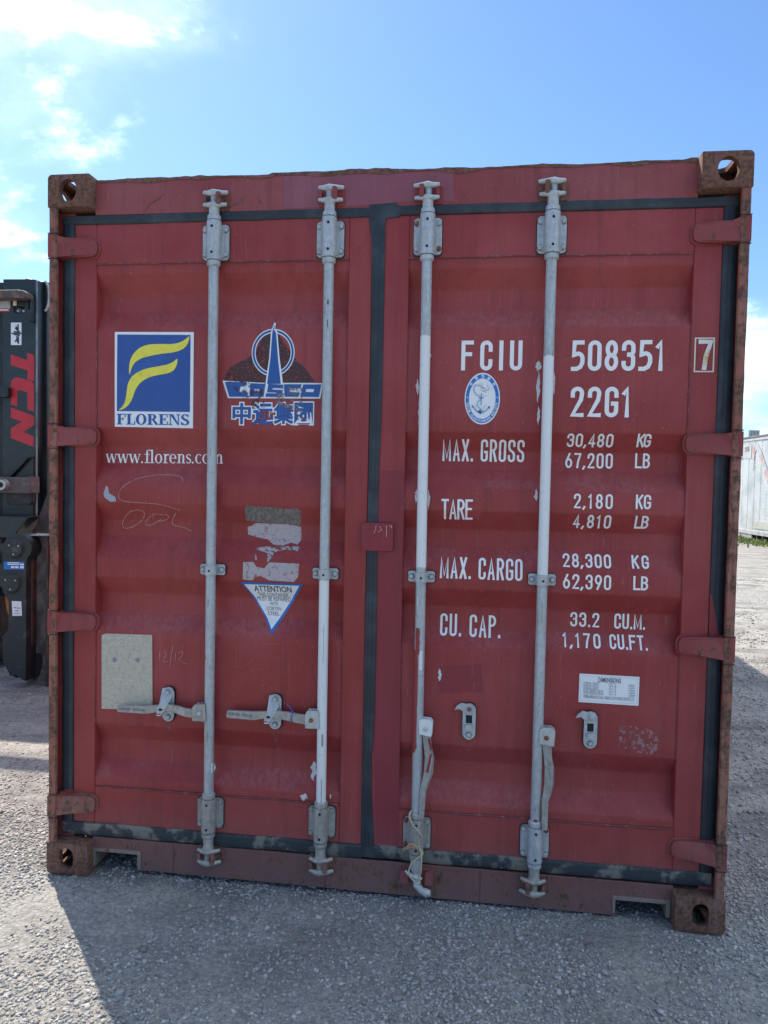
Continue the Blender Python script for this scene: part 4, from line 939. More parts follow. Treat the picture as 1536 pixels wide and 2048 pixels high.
def bracket(i, zc, h=.126, w=.098, m=GALV, bm_=None, red=False):
    """bearing bracket with sleeve, four bolts, two holes, collars"""
    x = barx(i, zc); b = MB()
    b.prism(rrect(x - w / 2, x + w / 2, zc - h / 2, zc + h / 2, .014), .046, .0545)
    b.tube([(x, BY, zc - h / 2 - .006), (x, BY, zc + h / 2 + .006)], .0262, 24)
    for s_ in (1, -1): b.prism([(x + s_ * .020, zc - h / 2 + .004), (x + s_ * .033, zc - h / 2 + .010), (x + s_ * .033, zc + h / 2 - .010), (x + s_ * .020, zc + h / 2 - .004)][::s_], .040, .047)
    o = b.build('bar_bracket', m, cont, bevel=.002, smooth=40)
    g = MB(); g.prism(rrect(x - w / 2 - .003, x + w / 2 + .003, zc - h / 2 - .004, zc + h / 2 + .003, .014), .0535, .0560 - .0012); g.build('backing_pad', DKBRN, o)
    for sx in (-1, 1):
        for sz in (-1, 1): bolt(o, x + sx * .0385, .0460, zc + sz * .0435, (bm_ or {}).get((sx, sz), m))
    for sz in (-1, 1): hmb = MB(); hmb.cyl((x + .001, BY - .0255, zc + sz * .0455), 'y', .0048, -.0016, 12); hmb.build('grease_hole', DARK, o)
    for s_ in (1, -1):
        c = MB(); zz = zc + s_ * (h / 2 + .0095); c.tube([(x, BY, zz), (x, BY, zz + s_ * .014), (x, BY, zz + s_ * .019)], [.0240, .0240, .0195], 24); c.build('collar', m, bars[i], smooth=40)
    return o
TOPZ = [zpx(433, 480.5), zpx(661, 474), zpx(855, 468), zpx(1104, 464)]
BOTZ = [zpx(422, 1632), zpx(645, 1650), zpx(832, 1672), zpx(1070, 1690)]
for i in range(4):
    bracket(i, TOPZ[i], bm_={(-1, 1): RUST, (1, -1): RUST} if i == 2 else None)
    bracket(i, BOTZ[i], h=.112, m=GALVD if i != 3 else GALV, bm_={(-1, 1): RED2, (-1, -1): RED2} if i == 2 else ({(1, 1): RED2} if i == 3 else None))
# middle guides
for i, (mx, my) in enumerate(((431, 1141), (654, 1149), (846, 1155), (1084, 1161))):
    z = zpx(mx, my); x = barx(i, z); b = MB()
    b.prism(rrect(x - .047, x + .047, z - .0195, z + .0195, .008), .046, .0505)
    b.tube([(x, BY, z - .0175), (x, BY, z + .0175)], .0225, 22)
    o = b.build('bar_guide', GALV, cont, bevel=.0015, smooth=40)
    g = MB(); g.prism(rrect(x - .049, x + .049, z - .0215, z + .021, .009), .0505, .060); g.build('backing_pad', DKBRN, o)
    bolt(o, x - .0355, .0458, z); bolt(o, x + .0355, .0458, z)
    h = MB(); h.cyl((x + .001, BY - .0220, z - .001), 'y', .0042, -.0014, 12); h.build('grease_hole', DARK, o)

KEEPR = paint('keeper paint', (0.22, 0.055, 0.05), (0.25, 0.10, 0.08), rust=0.72)
# cams and keepers at both ends of each bar
def cam_end(i, top, flip=1):
    s_ = 1 if top else -1; zc = TOPZ[i] if top else BOTZ[i]
    ze = zpx((433, 661, 855, 1104)[i], (398, 388, 383, 375)[i]) if top else zpx((418, 638, 832, 1068)[i], (1715, 1733, 1755, 1776)[i])
    x = barx(i, ze); h0 = (.063 if top else .056) + .028
    b = MB()
    zz0 = zc + s_ * h0; L = (ze - zz0)
    b.tube([(x, BY, zz0), (x, BY, zz0 + L * .45), (x, BY, zz0 + L * .55), (x, BY, zz0 + L * .72), (x, BY, ze - s_ * .010), (x, BY, ze + s_ * .018)], [.0190, .0185, .0215, .0195, .0125, .0135], 18)
    # two cross pieces with rounded ends: a hook below, a beak above
    for dz, a, c, th in ((-.0205 if top else -.0215, -.038 * flip, .044 * flip, .0086), (.0215, -.038 * flip, .048 * flip, .0088)):
        z = ze + s_ * dz
        b.tube([(x + a, BY - .002, z + .004), (x + a * .55, BY - .008, z), (x, BY - .012, z), (x + c * .55, BY - .006, z + .001), (x + c, BY + .004, z + .004)], [th * .75, th, th * 1.35, th, th * .75], 12)
    o = b.build('cam', GALVD if not top else GALV, bars[i], bevel=0, smooth=60)
    k = MB(); kx = x + flip * .021
    k.prism(rrect(kx - .008, kx + .008, ze - .020, ze + .022, .005), .006, .0500)
    k.prism(rrect(x - .048, x + .052, ze - .034, ze + .030, .012), .046, .0502)
    k.prism(rrect(x - flip * .034 - .006, x - flip * .034 + .006, ze - .012, ze + .012, .004), .020, .0500)
    k.build('cam_keeper', KEEPR if (top and i in (0, 3)) or not top else HINGE, header if top else sill, bevel=.003)
for i in range(4):
    cam_end(i, True, 1 if i < 2 else -1)
    if i != 2: cam_end(i, False, 1 if i < 2 else -1)
# third bar, bottom: cam stands turned out of its keeper
ze = zpx(832, 1755); x = barx(2, ze); b = MB()
b.tube([(x, BY, BOTZ[2] - .084), (x + .001, BY, ze + .028), (x + .001, BY, ze + .022), (x + .003, BY - .002, ze + .004), (x + .006, BY - .006, ze - .020)], [.0195, .0200, .0165, .0120, .0150], 16)
b.tube([(x - .036, BY - .006, ze + .020), (x - .018, BY - .014, ze + .010), (x + .012, BY - .016, ze + .001), (x + .022, BY - .010, ze - .001)], [.0050, .0085, .0090, .005], 10)
b.tube([(x + .000, BY - .004, ze - .024), (x + .022, BY - .016, ze - .040), (x + .042, BY - .024, ze - .044), (x + .056, BY - .026, ze - .042)], [.0130, .0125, .0150, .010], 12)
b.build('cam', GALVW, bars[2], smooth=60, label='cam turned out of its keeper')
k = MB()
for kx in (x - .040, x + .048): k.prism(rrect(kx - .014, kx + .014, ze - .026, ze + .018, .004), .020, .0500)
k.prism(rrect(x - .058, x + .068, ze - .030, ze + .022, .006), .044, .0500); k.build('cam_keeper', RED2, sill, bevel=.003)

# ---- handle hubs, handles and their catches
def catch(cx, cy, with_arm, open_=False):
    z = zpx(cx, cy); x = P(cx, cy, .045).x; b = MB(); w, h = .0228, .065
    hole = [] if with_arm else [[(x - .0115, z - .006), (x + .0105, z - .006), (x + .0105, z + .023), (x - .0115, z + .023)][::-1]]
    b.prism(rrect(x - w, x + w, z - h, z + h, .0235, 6), .046, .0495, holes=hole)
    o = b.build('handle_catch', GALV, cont, bevel=.001)
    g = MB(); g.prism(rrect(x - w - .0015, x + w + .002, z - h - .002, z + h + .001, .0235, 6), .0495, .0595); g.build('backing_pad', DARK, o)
    bolt(o, x, .046, z - .047); bolt(o, x, .0405 if with_arm else .043, z + .046, GALV if with_arm or cx > 1000 else RUST)
    if with_arm:
        a = MB(); q = [(x - .022, z + .060), (x - .006, z + .063), (x + .012, z + .055), (x + .016, z + .030), (x + .010, z + .005), (x - .002, z - .020), (x - .012, z - .030), (x - .034, z - .027), (x - .030, z - .010), (x - .022, z + .010)]
        a.prism(q, .020, .0, yf=None) if False else a.prism(q, .0, .0245, yf=lambda px_, pz_: .041 if pz_ > z + .02 else (.016))
        a.v = [(v[0], (v[1] if v[1] < .0245 else (.0445 if v[2] > z + .02 else .0205)), v[2]) for v in a.v]
        a.build('latch_arm', GALV, o, bevel=.0012)
        h_ = MB(); h_.prism(ellipse(x - .0165, z - .012, .008, .0045, 14), .0150, .0158); h_.build('seal_hole', DARK, o)
        t_ = MB(); t_.prism(rrect(x - .032, x - .014, z - .036, z - .031, .002), .014, .046); t_.build('lower_lip', GALVW, o)
    else:
        a = MB(); q = [(x - .052, z + .040), (x - .044, z + .055), (x - .030, z + .066), (x + .004, z + .062), (x + .018, z + .050), (x + .016, z + .034), (x - .006, z + .032), (x - .024, z + .036), (x - .034, z + .044)]
        a.prism(q, .0415, .0455); a.build('latch_arm', GALV, o, bevel=.0012)
        l_ = MB(); l_.prism(rrect(x - .012, x + .012, z - .024, z - .008, .003), .030, .0465); l_.build('lower_lip', GALVW, o, bevel=.002)
    return o
catch(336, 1413, True); catch(550, 1428, True); catch(938, 1448, False); catch(1181, 1465, False)
def sweep(path, hw, m, name, par, bevel=.0015):
    """flat bar along path points (x,y,z,width,thick)"""
    b = MB(); vs = []
    Pn = [Vector(p[:3]) for p in path]
    for i, p in enumerate(path):
        t = (Pn[min(i + 1, len(Pn) - 1)] - Pn[max(i - 1, 0)]).normalized(); up = Vector((t.z, 0, -t.x)); 
        if up.length < 1e-4: up = Vector((0, 0, 1))
        up.normalize(); nb = t.cross(up).normalized()
        tw = p[5] if len(p) > 5 else 0
        u2 = up * math.cos(tw) + nb * math.sin(tw); n2 = nb * math.cos(tw) - up * math.sin(tw)
        for a, c in ((1, 1), (1, -1), (-1, -1), (-1, 1)): vs.append(Pn[i] + u2 * a * p[3] / 2 + n2 * c * p[4] / 2)
    k = len(path); b.add(vs, [(i * 4 + j, i * 4 + (j + 1) % 4, (i + 1) * 4 + (j + 1) % 4, (i + 1) * 4 + j) for i in range(k - 1) for j in range(4)] + [(0, 1, 2, 3), tuple(range(k * 4 - 4, k * 4))])
    return b.build(name, m, par, bevel=bevel, smooth=50)
def W3(q, y): w = P(*q, y); return (w.x, y, w.z)
def hub(i, corners, riv, m, par, y=.006):
    b = MB(); pts = [px(q, y) for q in corners]
    b.prism(pts, y, y + .0035); o = b.build('handle_hub', m, par, bevel=.001)
    b2 = MB(); b2.prism([(p_[0] + .001, p_[1]) for p_ in pts], .034, .0375); b2.build('hub_back_plate', m, o)
    r = MB(); x, z = px(riv, y); r.tube([(x, y, z), (x, y - .003, z), (x, y - .0045, z)], [.0085, .0080, .0045], 16); r.build('rivet', RUST if i in (1, 3) else GALVW, o)
    return o
CASTL = simple('shadowed cast letters', (0.17, 0.175, 0.175), None, .6)
def emb(parent, pts, y, s_='HK05 50HK', hgt=.010):
    a = Vector(W3(pts[0], y)); b = Vector(W3(pts[1], y)); V, F = font_tris(s_, .01)
    ax, bx = min(v[0] for v in V), max(v[0] for v in V); ay = min(v[1] for v in V); d = b - a; L = d.length; d.normalize(); n = Vector((-d.z, 0, d.x)); k = L / (bx - ax)
    m = MB(); m.add([tuple(a + d * ((v[0] - ax) * k) + n * (((v[1] - ay) * hgt / .73) - hgt / 2)) for v in V], F); m.build('cast_lettering', CASTL, parent, smooth=0)
# left door, first bar
hub(0, [(384, 1442), (384, 1416), (389, 1409), (409, 1409), (410, 1414), (412, 1444)], (398, 1428), GALVD, bars[0])
h1 = sweep([(*W3((398, 1428), .020), 0.0331, 0.0110), (*W3((372, 1425), .021), 0.0304, 0.0110), (*W3((355, 1419), .024), 0.0276, 0.0121), (*W3((338, 1415), .026), 0.0248, 0.0132), (*W3((318, 1416), .026), 0.0235, 0.0143), (*W3((295, 1419), .024), 0.0290, 0.0143), (*W3((290, 1419), .0235), 0.0290, 0.0132), (*W3((240, 1417), .022), 0.0248, 0.0121), (*W3((235, 1417), .022), 0.0207, 0.0099)], 0, GALVD, 'door_handle', bars[0])
hub(1, [(610, 1457), (610, 1430), (614, 1422), (634, 1422), (637, 1428), (638, 1458)], (622, 1441), GALVW, bars[1])
h2 = sweep([(*W3((622, 1441), .020), 0.0359, 0.0110), (*W3((598, 1437), .021), 0.0331, 0.0110), (*W3((575, 1432), .024), 0.0304, 0.0121), (*W3((550, 1428), .026), 0.0262, 0.0132), (*W3((530, 1429), .026), 0.0248, 0.0143), (*W3((510, 1431), .024), 0.0304, 0.0143), (*W3((505, 1431), .0235), 0.0304, 0.0132), (*W3((459, 1428), .022), 0.0276, 0.0121), (*W3((454, 1427), .022), 0.0235, 0.0099)], 0, GALVD, 'door_handle', bars[1])
emb(h1, ((238, 1417), (290, 1421)), .0135, 'HK05 50HK'); emb(h2, ((457, 1427), (506, 1433)), .0135, 'HK05 50HK')
# right door, bars with hanging handles
hub(2, [(838, 1443), (842, 1438), (860, 1440), (865, 1446), (863, 1474), (838, 1469)], (851, 1458), WHITEP, bars[2])
h3 = sweep([(*W3((852, 1458), .020), 0.0290, 0.0137), (*W3((854, 1478), .021), 0.0279, 0.0137), (*W3((856, 1497), .021), 0.0246, 0.0179, .3), (*W3((859, 1515), .020), 0.0290, 0.0179, .5), (*W3((857, 1545), .019), 0.0290, 0.0179, .5), (*W3((851, 1565), .018), 0.0246, 0.0165, .3), (*W3((846, 1582), .015), 0.0223, 0.0137), (*W3((843, 1632), .011), 0.0190, 0.0124), (*W3((842, 1640), .011), 0.0157, 0.0110)], 0, GALVD, 'door_handle', bars[2])
hub(3, [(1078, 1488), (1079, 1462), (1086, 1455), (1104, 1457), (1111, 1463), (1108, 1494)], (1093, 1476), GALVW, bars[3])
h4 = sweep([(*W3((1092, 1476), .020), 0.0312, 0.0137), (*W3((1094, 1496), .021), 0.0302, 0.0137), (*W3((1096, 1515), .021), 0.0268, 0.0179, .2), (*W3((1099, 1535), .020), 0.0290, 0.0179, .4), (*W3((1098, 1568), .019), 0.0290, 0.0179, .4), (*W3((1094, 1588), .018), 0.0268, 0.0165, .2), (*W3((1090, 1600), .015), 0.0234, 0.0137), (*W3((1089, 1654), .011), 0.0201, 0.0124), (*W3((1089, 1660), .011), 0.0167, 0.0110)], 0, GALVD, 'door_handle', bars[3])
emb(h3, ((845, 1584), (842, 1630)), .0085); emb(h4, ((1090, 1602), (1089, 1655)), .0085)
for l in (((862, 1508), (853, 1545)), ((857, 1478), (862, 1500))):
    s2 = sweep([(*W3(l[0], .008), .007, .003), (*W3(((l[0][0] + l[1][0]) / 2 + 1, (l[0][1] + l[1][1]) / 2), .0075), .008, .003), (*W3(l[1], .008), .006, .003)], 0, RED2, 'paint_streak', h3, 0)

# ---- twine round the third bar, blue tie on the second handle
def spl(pts, k=6):
    out = []
    for i in range(len(pts) - 1):
        p0 = Vector(pts[max(i - 1, 0)]); p1 = Vector(pts[i]); p2 = Vector(pts[i + 1]); p3 = Vector(pts[min(i + 2, len(pts) - 1)])
        for j in range(k):
            t = j / k; out.append(0.5 * ((2 * p1) + (p2 - p0) * t + (2 * p0 - 5 * p1 + 4 * p2 - p3) * t * t + (3 * p1 - p0 - 3 * p2 + p3) * t ** 3))
    out.append(Vector(pts[-1])); return out
ZT = lambda u, v, y: W3((800 + u / 5.12, 1400 + v / 5.12), y)
base = ZT(150, 1480, .005)
tw = thing('twine', base, 'frayed straw coloured twine looped around the foot of the third locking bar from the left', 'twine')
a = MB(); a.tube(spl([ZT(120, 1130, .012), ZT(98, 1165, .006), ZT(100, 1210, .001), ZT(130, 1270, -.001), ZT(180, 1340, 0), ZT(220, 1390, .006), ZT(215, 1430, .012), ZT(190, 1470, .008), ZT(200, 1520, .002), ZT(235, 1570, .0), ZT(205, 1600, -.002), ZT(130, 1660, -.002), ZT(95, 1730, .0), ZT(95, 1790, .002), ZT(120, 1830, .003), ZT(170, 1860, .0), ZT(205, 1800, -.003), ZT(218, 1700, -.003), ZT(220, 1590, -.003), ZT(190, 1500, .000)]), .0027, 7); a.build('cord', TWINE, tw)
a = MB()
for _ in range(16):
    u, v = random.uniform(150, 185), random.uniform(1475, 1525); a.tube([ZT(u, v, .0), ZT(100 + random.uniform(-20, 20), v + random.uniform(-10, 10), -.003), ZT(15 + random.uniform(0, 60), 1525 + random.uniform(-22, 28), .0)], [.0016, .0014, .0006], 5)
a.tube([ZT(140, 1490, .000), ZT(185, 1515, -.003)], .0055, 8); a.build('frayed_knot', simple('frayed straw', (.50, .36, .22), (.32, .20, .12), .8, 200, .4, .6), tw)
a = MB(); zt_ = lambda u, v, y: W3((180 + u / 2.954, 1240 + v / 2.954), y)
a.tube(spl([zt_(1163, 495, .006), zt_(1182, 520, .010), zt_(1196, 540, .012), zt_(1190, 570, .008), zt_(1191, 604, .016)]), .0017, 6)
a.tube([zt_(1188, 540, .010), zt_(1204, 548, .010)], .0035, 6)
o = a.build('cable_tie', TIE, None); o['label'] = 'thin blue plastic tie round the door handle left of the second locking bar'; o['category'] = 'cable tie'

# ---- body of the container behind the doors
def corr_side(x, sgn):
    b = MB(); per = .278; y = .19; pts = []
    while y < CL - .19:
        pts += [(y, 0), (y + .072, 0), (y + .140, .036), (y + .210, .036)]; y += per
    pts.append((CL - .19, 0)); vs = []
    for (yy, d) in pts: vs += [(x + sgn * d, min(yy, CL - .19), .16), (x + sgn * d, min(yy, CL - .19), 2.53)]
    b.add(vs, [(2 * i, 2 * i + 2, 2 * i + 3, 2 * i + 1) for i in range(len(pts) - 1)]); return b.build('side_wall', RED, cont, smooth=20)
corr_side(.012, 1); corr_side(CW - .012, -1)
for x0, x1 in ((.004, .064), (CW - .064, CW - .004)):
    b = MB(); b.box(x0, x1, .178, CL - .178, 2.525, 2.575); b.build('top_rail', POST, cont, bevel=.004)
    b = MB(); b.box(x0, x1, .178, CL - .178, .014, .165); b.build('bottom_rail', SILL, cont, bevel=.004)
b = MB(); pts = []; y = .2
while y < CL - .2: pts += [(y, 0), (y + .05, 0), (y + .065, .014), (y + .13, .014), (y + .145, 0)]; y += .209
vs = []
for yy, d in pts: vs += [(.06, min(yy, CL - .16), 2.563 + d), (CW - .06, min(yy, CL - .16), 2.563 + d)]
b.add(vs, [(2 * i, 2 * i + 1, 2 * i + 3, 2 * i + 2) for i in range(len(pts) - 1)]); b.build('roof_panel', RED, cont, smooth=20)
b = MB(); b.box(.06, CW - .06, CL - .06, CL - .03, .1, 2.57); b.build('end_wall', RED, cont)
b = MB(); b.box(.06, CW - .06, .12, CL - .06, .150, .178); b.build('floor', SILL, cont)
b = MB()
for i in range(18): y = .45 + i * .31; b.box(.065, CW - .065, y, y + .05, .03, .15)
b.build('floor_beams', SILL, cont)
for xx in (.0, CW - .06):
    b = MB(); b.box(xx + .008, xx + .052, CL - .16, CL - .01, .119, 2.472); b.build('corner_post', POST, cont)

# ================================================================== FORKLIFT to the left
fk = thing('forklift', (-2.6, 4.2, 0), 'black container forklift with red mast lettering standing left of the red container', 'forklift')
Q4 = lambda u, v, y: (lambda w: (w.x, w.z))(P(u / 4.45, 540 + v / 4.45, y))
Q5 = lambda u, v, y: (lambda w: (w.x, w.z))(P(u / 4.096, 940 + v / 4.096, y))
FY = 2.9
def fpart(name, pts, q, y, th, m, par=None, bevel=.006, holes=None, label=None):
    b = MB(); far = lambda p_: (-3.68, q(0, p_[1], y)[1]) if p_[0] < -300 else q(*p_, y)      # beams run on to the other side of the mast
    b.prism([far(p_) for p_ in pts], y, y + th, holes=[[q(*p_, y) for p_ in h] for h in (holes or [])]); return b.build(name, m, par or fk, bevel=bevel, label=label)
oval = [(118, 345), (118, 330), (130, 320), (205, 322), (220, 335), (218, 365), (205, 382), (150, 382), (125, 372)]
mast = fpart('mast', [(28, 80), (220, 80), (235, 74), (265, 78), (323, 84), (322, 1560), (300, 1700), (292, 2560), (20, 2560)], Q4, FY, .10, BLUEM, holes=[oval])
fpart('mast_rail', [(326, 104), (330, 98), (418, 102), (420, 2600), (300, 2600), (305, 1700), (326, 1560)], Q4, FY + .10, .14, BLACKM)
b = MB(); x, z = Q4(306, 300, FY); b.box(x + .018, x + .030, FY - .012, FY, .55, 3.02); b.build('mast_highlight', simple('edge highlight steel', (.22, .27, .30), (.08, .10, .12), .3, 6), fk, bevel=.003)  # pale strip: highlight along the mast edge put into its colour
b = MB(); x = Q4(404, 300, FY)[0]; b.box(x, x + .012, FY + .085, FY + .1, .7, 3.0); b.build('mast_highlight', simple('edge highlight steel two', (.16, .20, .24), (.06, .07, .09), .3, 6), fk)  # second pale strip, the rail's highlight line painted the same way
b = MB(); x, z = Q4(330, 190, FY); b.tube([(x + .012 + .045 * math.cos(t), FY + .07, z - .02 + .12 * math.sin(t)) for t in [-1.3 + 2.6 * i / 14 for i in range(15)]], .010, 8); b.build('hose', PINM, fk)
cbm = fpart('cross_beam', [(-2000, 105), (75, 105), (85, 160), (75, 175), (-2000, 175)], Q4, FY + .02, .06, BLACKM)
fpart('top_bracket', [(-1500, 180), (150, 174), (205, 180), (230, 200), (232, 240), (205, 250), (120, 248), (-1500, 244)], Q4, FY - .12, .10, simple('rusty bracket steel', (.20, .13, .10), (.07, .06, .06), .6, 12, .4, .6, .003))
fpart('side_bracket', [(206, 190), (262, 200), (280, 250), (280, 460), (246, 455), (246, 260), (206, 250)], Q4, FY - .05, .05, BLACKM)
fpart('clamp', [(-400, 1050), (20, 1042), (68, 1045), (72, 1120), (50, 1132), (-400, 1128)], Q4, FY - .05, .05, BLACKM)
for nm, pts, m in (('T', [(243, 737), (305, 757), (305, 990), (245, 972), (245, 893), (97, 846), (97, 752), (243, 802)], REDL),
                   ('C', [(135, 957), (165, 956), (275, 988), (300, 1010), (304, 1040), (304, 1260), (245, 1243), (245, 1110), (240, 1088), (180, 1068), (160, 1070), (155, 1085), (155, 1212), (98, 1195), (98, 1000), (110, 975)], REDL),
                   ('N', [(98, 1223), (304, 1300), (304, 1378), (212, 1440), (302, 1485), (300, 1575), (98, 1497), (98, 1410), (195, 1350), (98, 1315)], REDL)):
    b = MB(); b.prism([Q4(*p_, FY) for p_ in pts], FY - .0015, FY - .0002); b.build('mast_letter', m, mast, smooth=0, label='red mast letter ' + nm)
def fsticker(name, pts, q, y, m, par, label=None): b = MB(); b.prism([q(*p_, y) for p_ in pts], y - .0015, y - .0002); return b.build(name, m, par, smooth=0, label=label)
sA = fsticker('warning_sticker', [(98, 468), (192, 468), (192, 668), (98, 668)], Q4, FY, STW, mast, 'white pictogram sticker')
for l in ([(108, 565), (185, 565)], [(130, 550), (175, 552)], [(145, 505), (165, 545)], [(162, 490), (162, 530)], [(132, 575), (172, 580)], [(150, 595), (158, 640)], [(165, 590), (165, 650)], [(140, 520), (150, 530)], [(138, 635), (150, 620)]):
    b = MB(); v, f = stroke([Q4(*p_, FY) for p_ in l], .012); b.add([(q_[0], FY - .0022, q_[1]) for q_ in v], f); b.build('pictogram', STBLK, sA, smooth=0)
sB = fsticker('maker_sticker', [(-60, 270), (90, 270), (92, 342), (-60, 342)], Q4, FY, simple('silver sticker', (.45, .48, .48), (.30, .33, .34), .4, 30), mast)
sC = fsticker('maker_sticker', [(-60, 343), (92, 343), (90, 372), (-60, 372)], Q4, FY, REDL, mast)
a_, b_ = Q4(5, 362, FY), Q4(72, 350, FY); V, F = font_fit('.ROBO', a_[0], a_[1], b_[0], b_[1], .02)
V, F = font_fit('www.', a_[0], a_[1], b_[0], b_[1], .02) if False else (V, F)
b = MB(); v, f = stroke([Q4(2, 356, FY), Q4(72, 356, FY)], .010); b.add([(q_[0], FY - .0022, q_[1]) for q_ in v], f); b.build('small_print', STW, sC, smooth=0)
fsticker('small_tag', [(117, 268), (147, 268), (147, 318), (117, 318)], Q4, FY, CREAM, mast)
b = MB()
for u in (152, 202): x, z = Q4(u, 362, FY); b.cyl((x, FY + .03, z), 'y', .010, -.02, 10)
b.build('bolt', PINM, mast)
fpart('gusset', [(60, 1830), (235, 1655), (300, 1658), (305, 1670), (250, 1676), (90, 1850)], Q4, FY - .03, .03, BLACKM)
hb_ = fpart('pin_bracket', [(-600, 1845), (240, 1845), (270, 1838), (272, 1985), (240, 1990), (-600, 1985)], Q4, FY - .16, .12, simple('worn bracket steel', (.10, .07, .07), (.20, .17, .16), .5, 12, .5, .7, .003))
b = MB(); x, z = Q4(42, 1912, FY - .16); b.tube([(x - .35, FY - .2, z), (x - .02, FY - .2, z)], .030, 14); b.cyl((x, FY - .16, z), 'y', .046, -.05, 20, .040); b.build('tilt_pin', PINM, hb_, smooth=40)
b = MB(); b.cyl((x, FY - .211, z), 'y', .020, -.004, 16); b.build('pin_socket', DARK, hb_)
fpart('lower_bracket', [(45, 190), (265, 190), (265, 260), (245, 285), (80, 285), (50, 260)], Q5, FY - .06, .05, WORNM)
fpart('lower_beam', [(-2000, 378), (235, 385), (140, 510), (130, 560), (-2000, 560)], Q5, FY - .25, .2, BLUEM)
fpart('brace', [(405, 130), (270, 520), (520, 530), (520, 130)], Q5, FY - .12, .04, RUSTM)
# the carriage arm and its side plate
AY = 2.22
arm = fpart('carriage_arm', [(20, 650), (28, 600), (55, 555), (100, 530), (150, 520), (200, 535), (240, 570), (262, 630), (250, 690), (222, 720), (214, 780), (213, 1480), (210, 1730), (190, 1722), (160, 1700), (110, 1695), (80, 1688), (60, 1640), (25, 1580), (20, 1500), (20, 1360), (60, 1320), (70, 1290), (70, 1080), (50, 1040), (20, 990)], Q5, AY, .16, WORNM, bevel=.012)
for c, r in (((122, 642), .068), ((95, 925), .072)):
    x, z = Q5(*c, AY); b = MB(); b.cyl((x, AY + .005, z), 'y', r + .012, -.008, 28, r + .006); b.cyl((x, AY - .002, z), 'y', r, -.012, 28, r - .008); pc = b.build('pivot_cap', WORNM, arm, smooth=40)
    b = MB()
    for k in range(3): a_ = k * 2.09 + .5; b.cyl((x + r * .6 * math.cos(a_), AY - .014, z + r * .6 * math.sin(a_)), 'y', .006, -.003, 8)
    b.build('cap_bolt', PINM, pc)
s1 = fsticker('warning_sticker', [(32, 750), (200, 752), (200, 815), (32, 813)], Q5, AY, STLB, arm, 'blue sticker with a white table')
for r_ in ([(62, 756), (160, 757), (160, 764), (62, 763)], [(62, 768), (160, 769), (160, 777), (62, 776)], [(166, 766), (196, 767), (196, 780), (166, 779)], [(92, 787), (118, 787), (118, 804), (92, 804)], [(124, 787), (152, 788), (152, 805), (124, 804)], [(166, 786), (196, 787), (196, 806), (166, 805)]):
    fsticker('print', r_, Q5, AY - .0018, STW, s1)
s2 = fsticker('warning_sticker', [(97, 1073), (176, 1076), (180, 1194), (103, 1195)], Q5, AY, STW, arm, 'white pictogram sticker low on the arm')
for r_ in ([(113, 1122), (135, 1125), (135, 1133), (113, 1130)], [(142, 1127), (166, 1128), (166, 1136), (142, 1134)], [(125, 1150), (155, 1151), (155, 1158), (125, 1157)], [(118, 1172), (166, 1173), (166, 1177), (118, 1176)]): fsticker('print', r_, Q5, AY - .0018, STGRY, s2)
fpart('arm_side', [(214, 760), (240, 700), (262, 690), (262, 1420), (236, 1500), (214, 1730)], Q5, AY + .06, .05, RUSTM)
sp_ = fpart('side_plate', [(262, 540), (405, 530), (620, 530), (620, 1900), (405, 1905), (330, 1850), (280, 1780), (215, 1750), (225, 1500), (280, 1470)], Q5, AY + .12, .10, DUSTM)
fpart('plate_edge', [(375, 540), (392, 538), (395, 1780), (372, 1760)], Q5, AY + .085, .035, RUSTM, sp_, .003)
fpart('plate_edge', [(200, 528), (300, 534), (405, 530), (405, 541), (230, 541)], Q5, AY + .06, .16, GALVD, sp_, .003)
fpart('pocket', [(275, 1560), (300, 1500), (340, 1510), (345, 1570), (320, 1680), (270, 1730)], Q5, AY + .112, .006, DARK, sp_, .0)
b = MB()
for k in range(6):
    x, z = Q5(262, 740 + k * 110, AY + .2); b.tube([(x - .05, AY + .2, z), (x + .03, AY + .22, z - .03)], .016, 8)
b.build('hoses', RUBBER, fk)
b = MB(); b.box(-3.45, -2.12, FY + .30, FY + .36, .60, 2.98); b.build('dark_filler_plate', BLACKM, fk, bevel=.01)  # black plate added so the gap beside the mast stays dark
# the carriage that joins the arms to the mast, and the second arm out of the frame
b = MB(); b.box(-3.95, -1.46, 2.50, 2.62, .66, .84); b.build('carriage_bar', BLACKM, fk, bevel=.01)
b = MB(); b.box(-3.70, -1.95, 2.62, 2.92, .58, .98); b.build('carriage_block', BLACKM, fk, bevel=.01)
for x0 in (-1.74, -3.95):
    b = MB(); b.box(x0, x0 + .10, 2.37, 2.64, .22, .92); b.build('arm_link', RUSTM, fk, bevel=.008)
o2 = arm.copy(); COL.objects.link(o2); o2.parent = fk; o2.location = arm.location + Vector((-2.25, 0, 0))
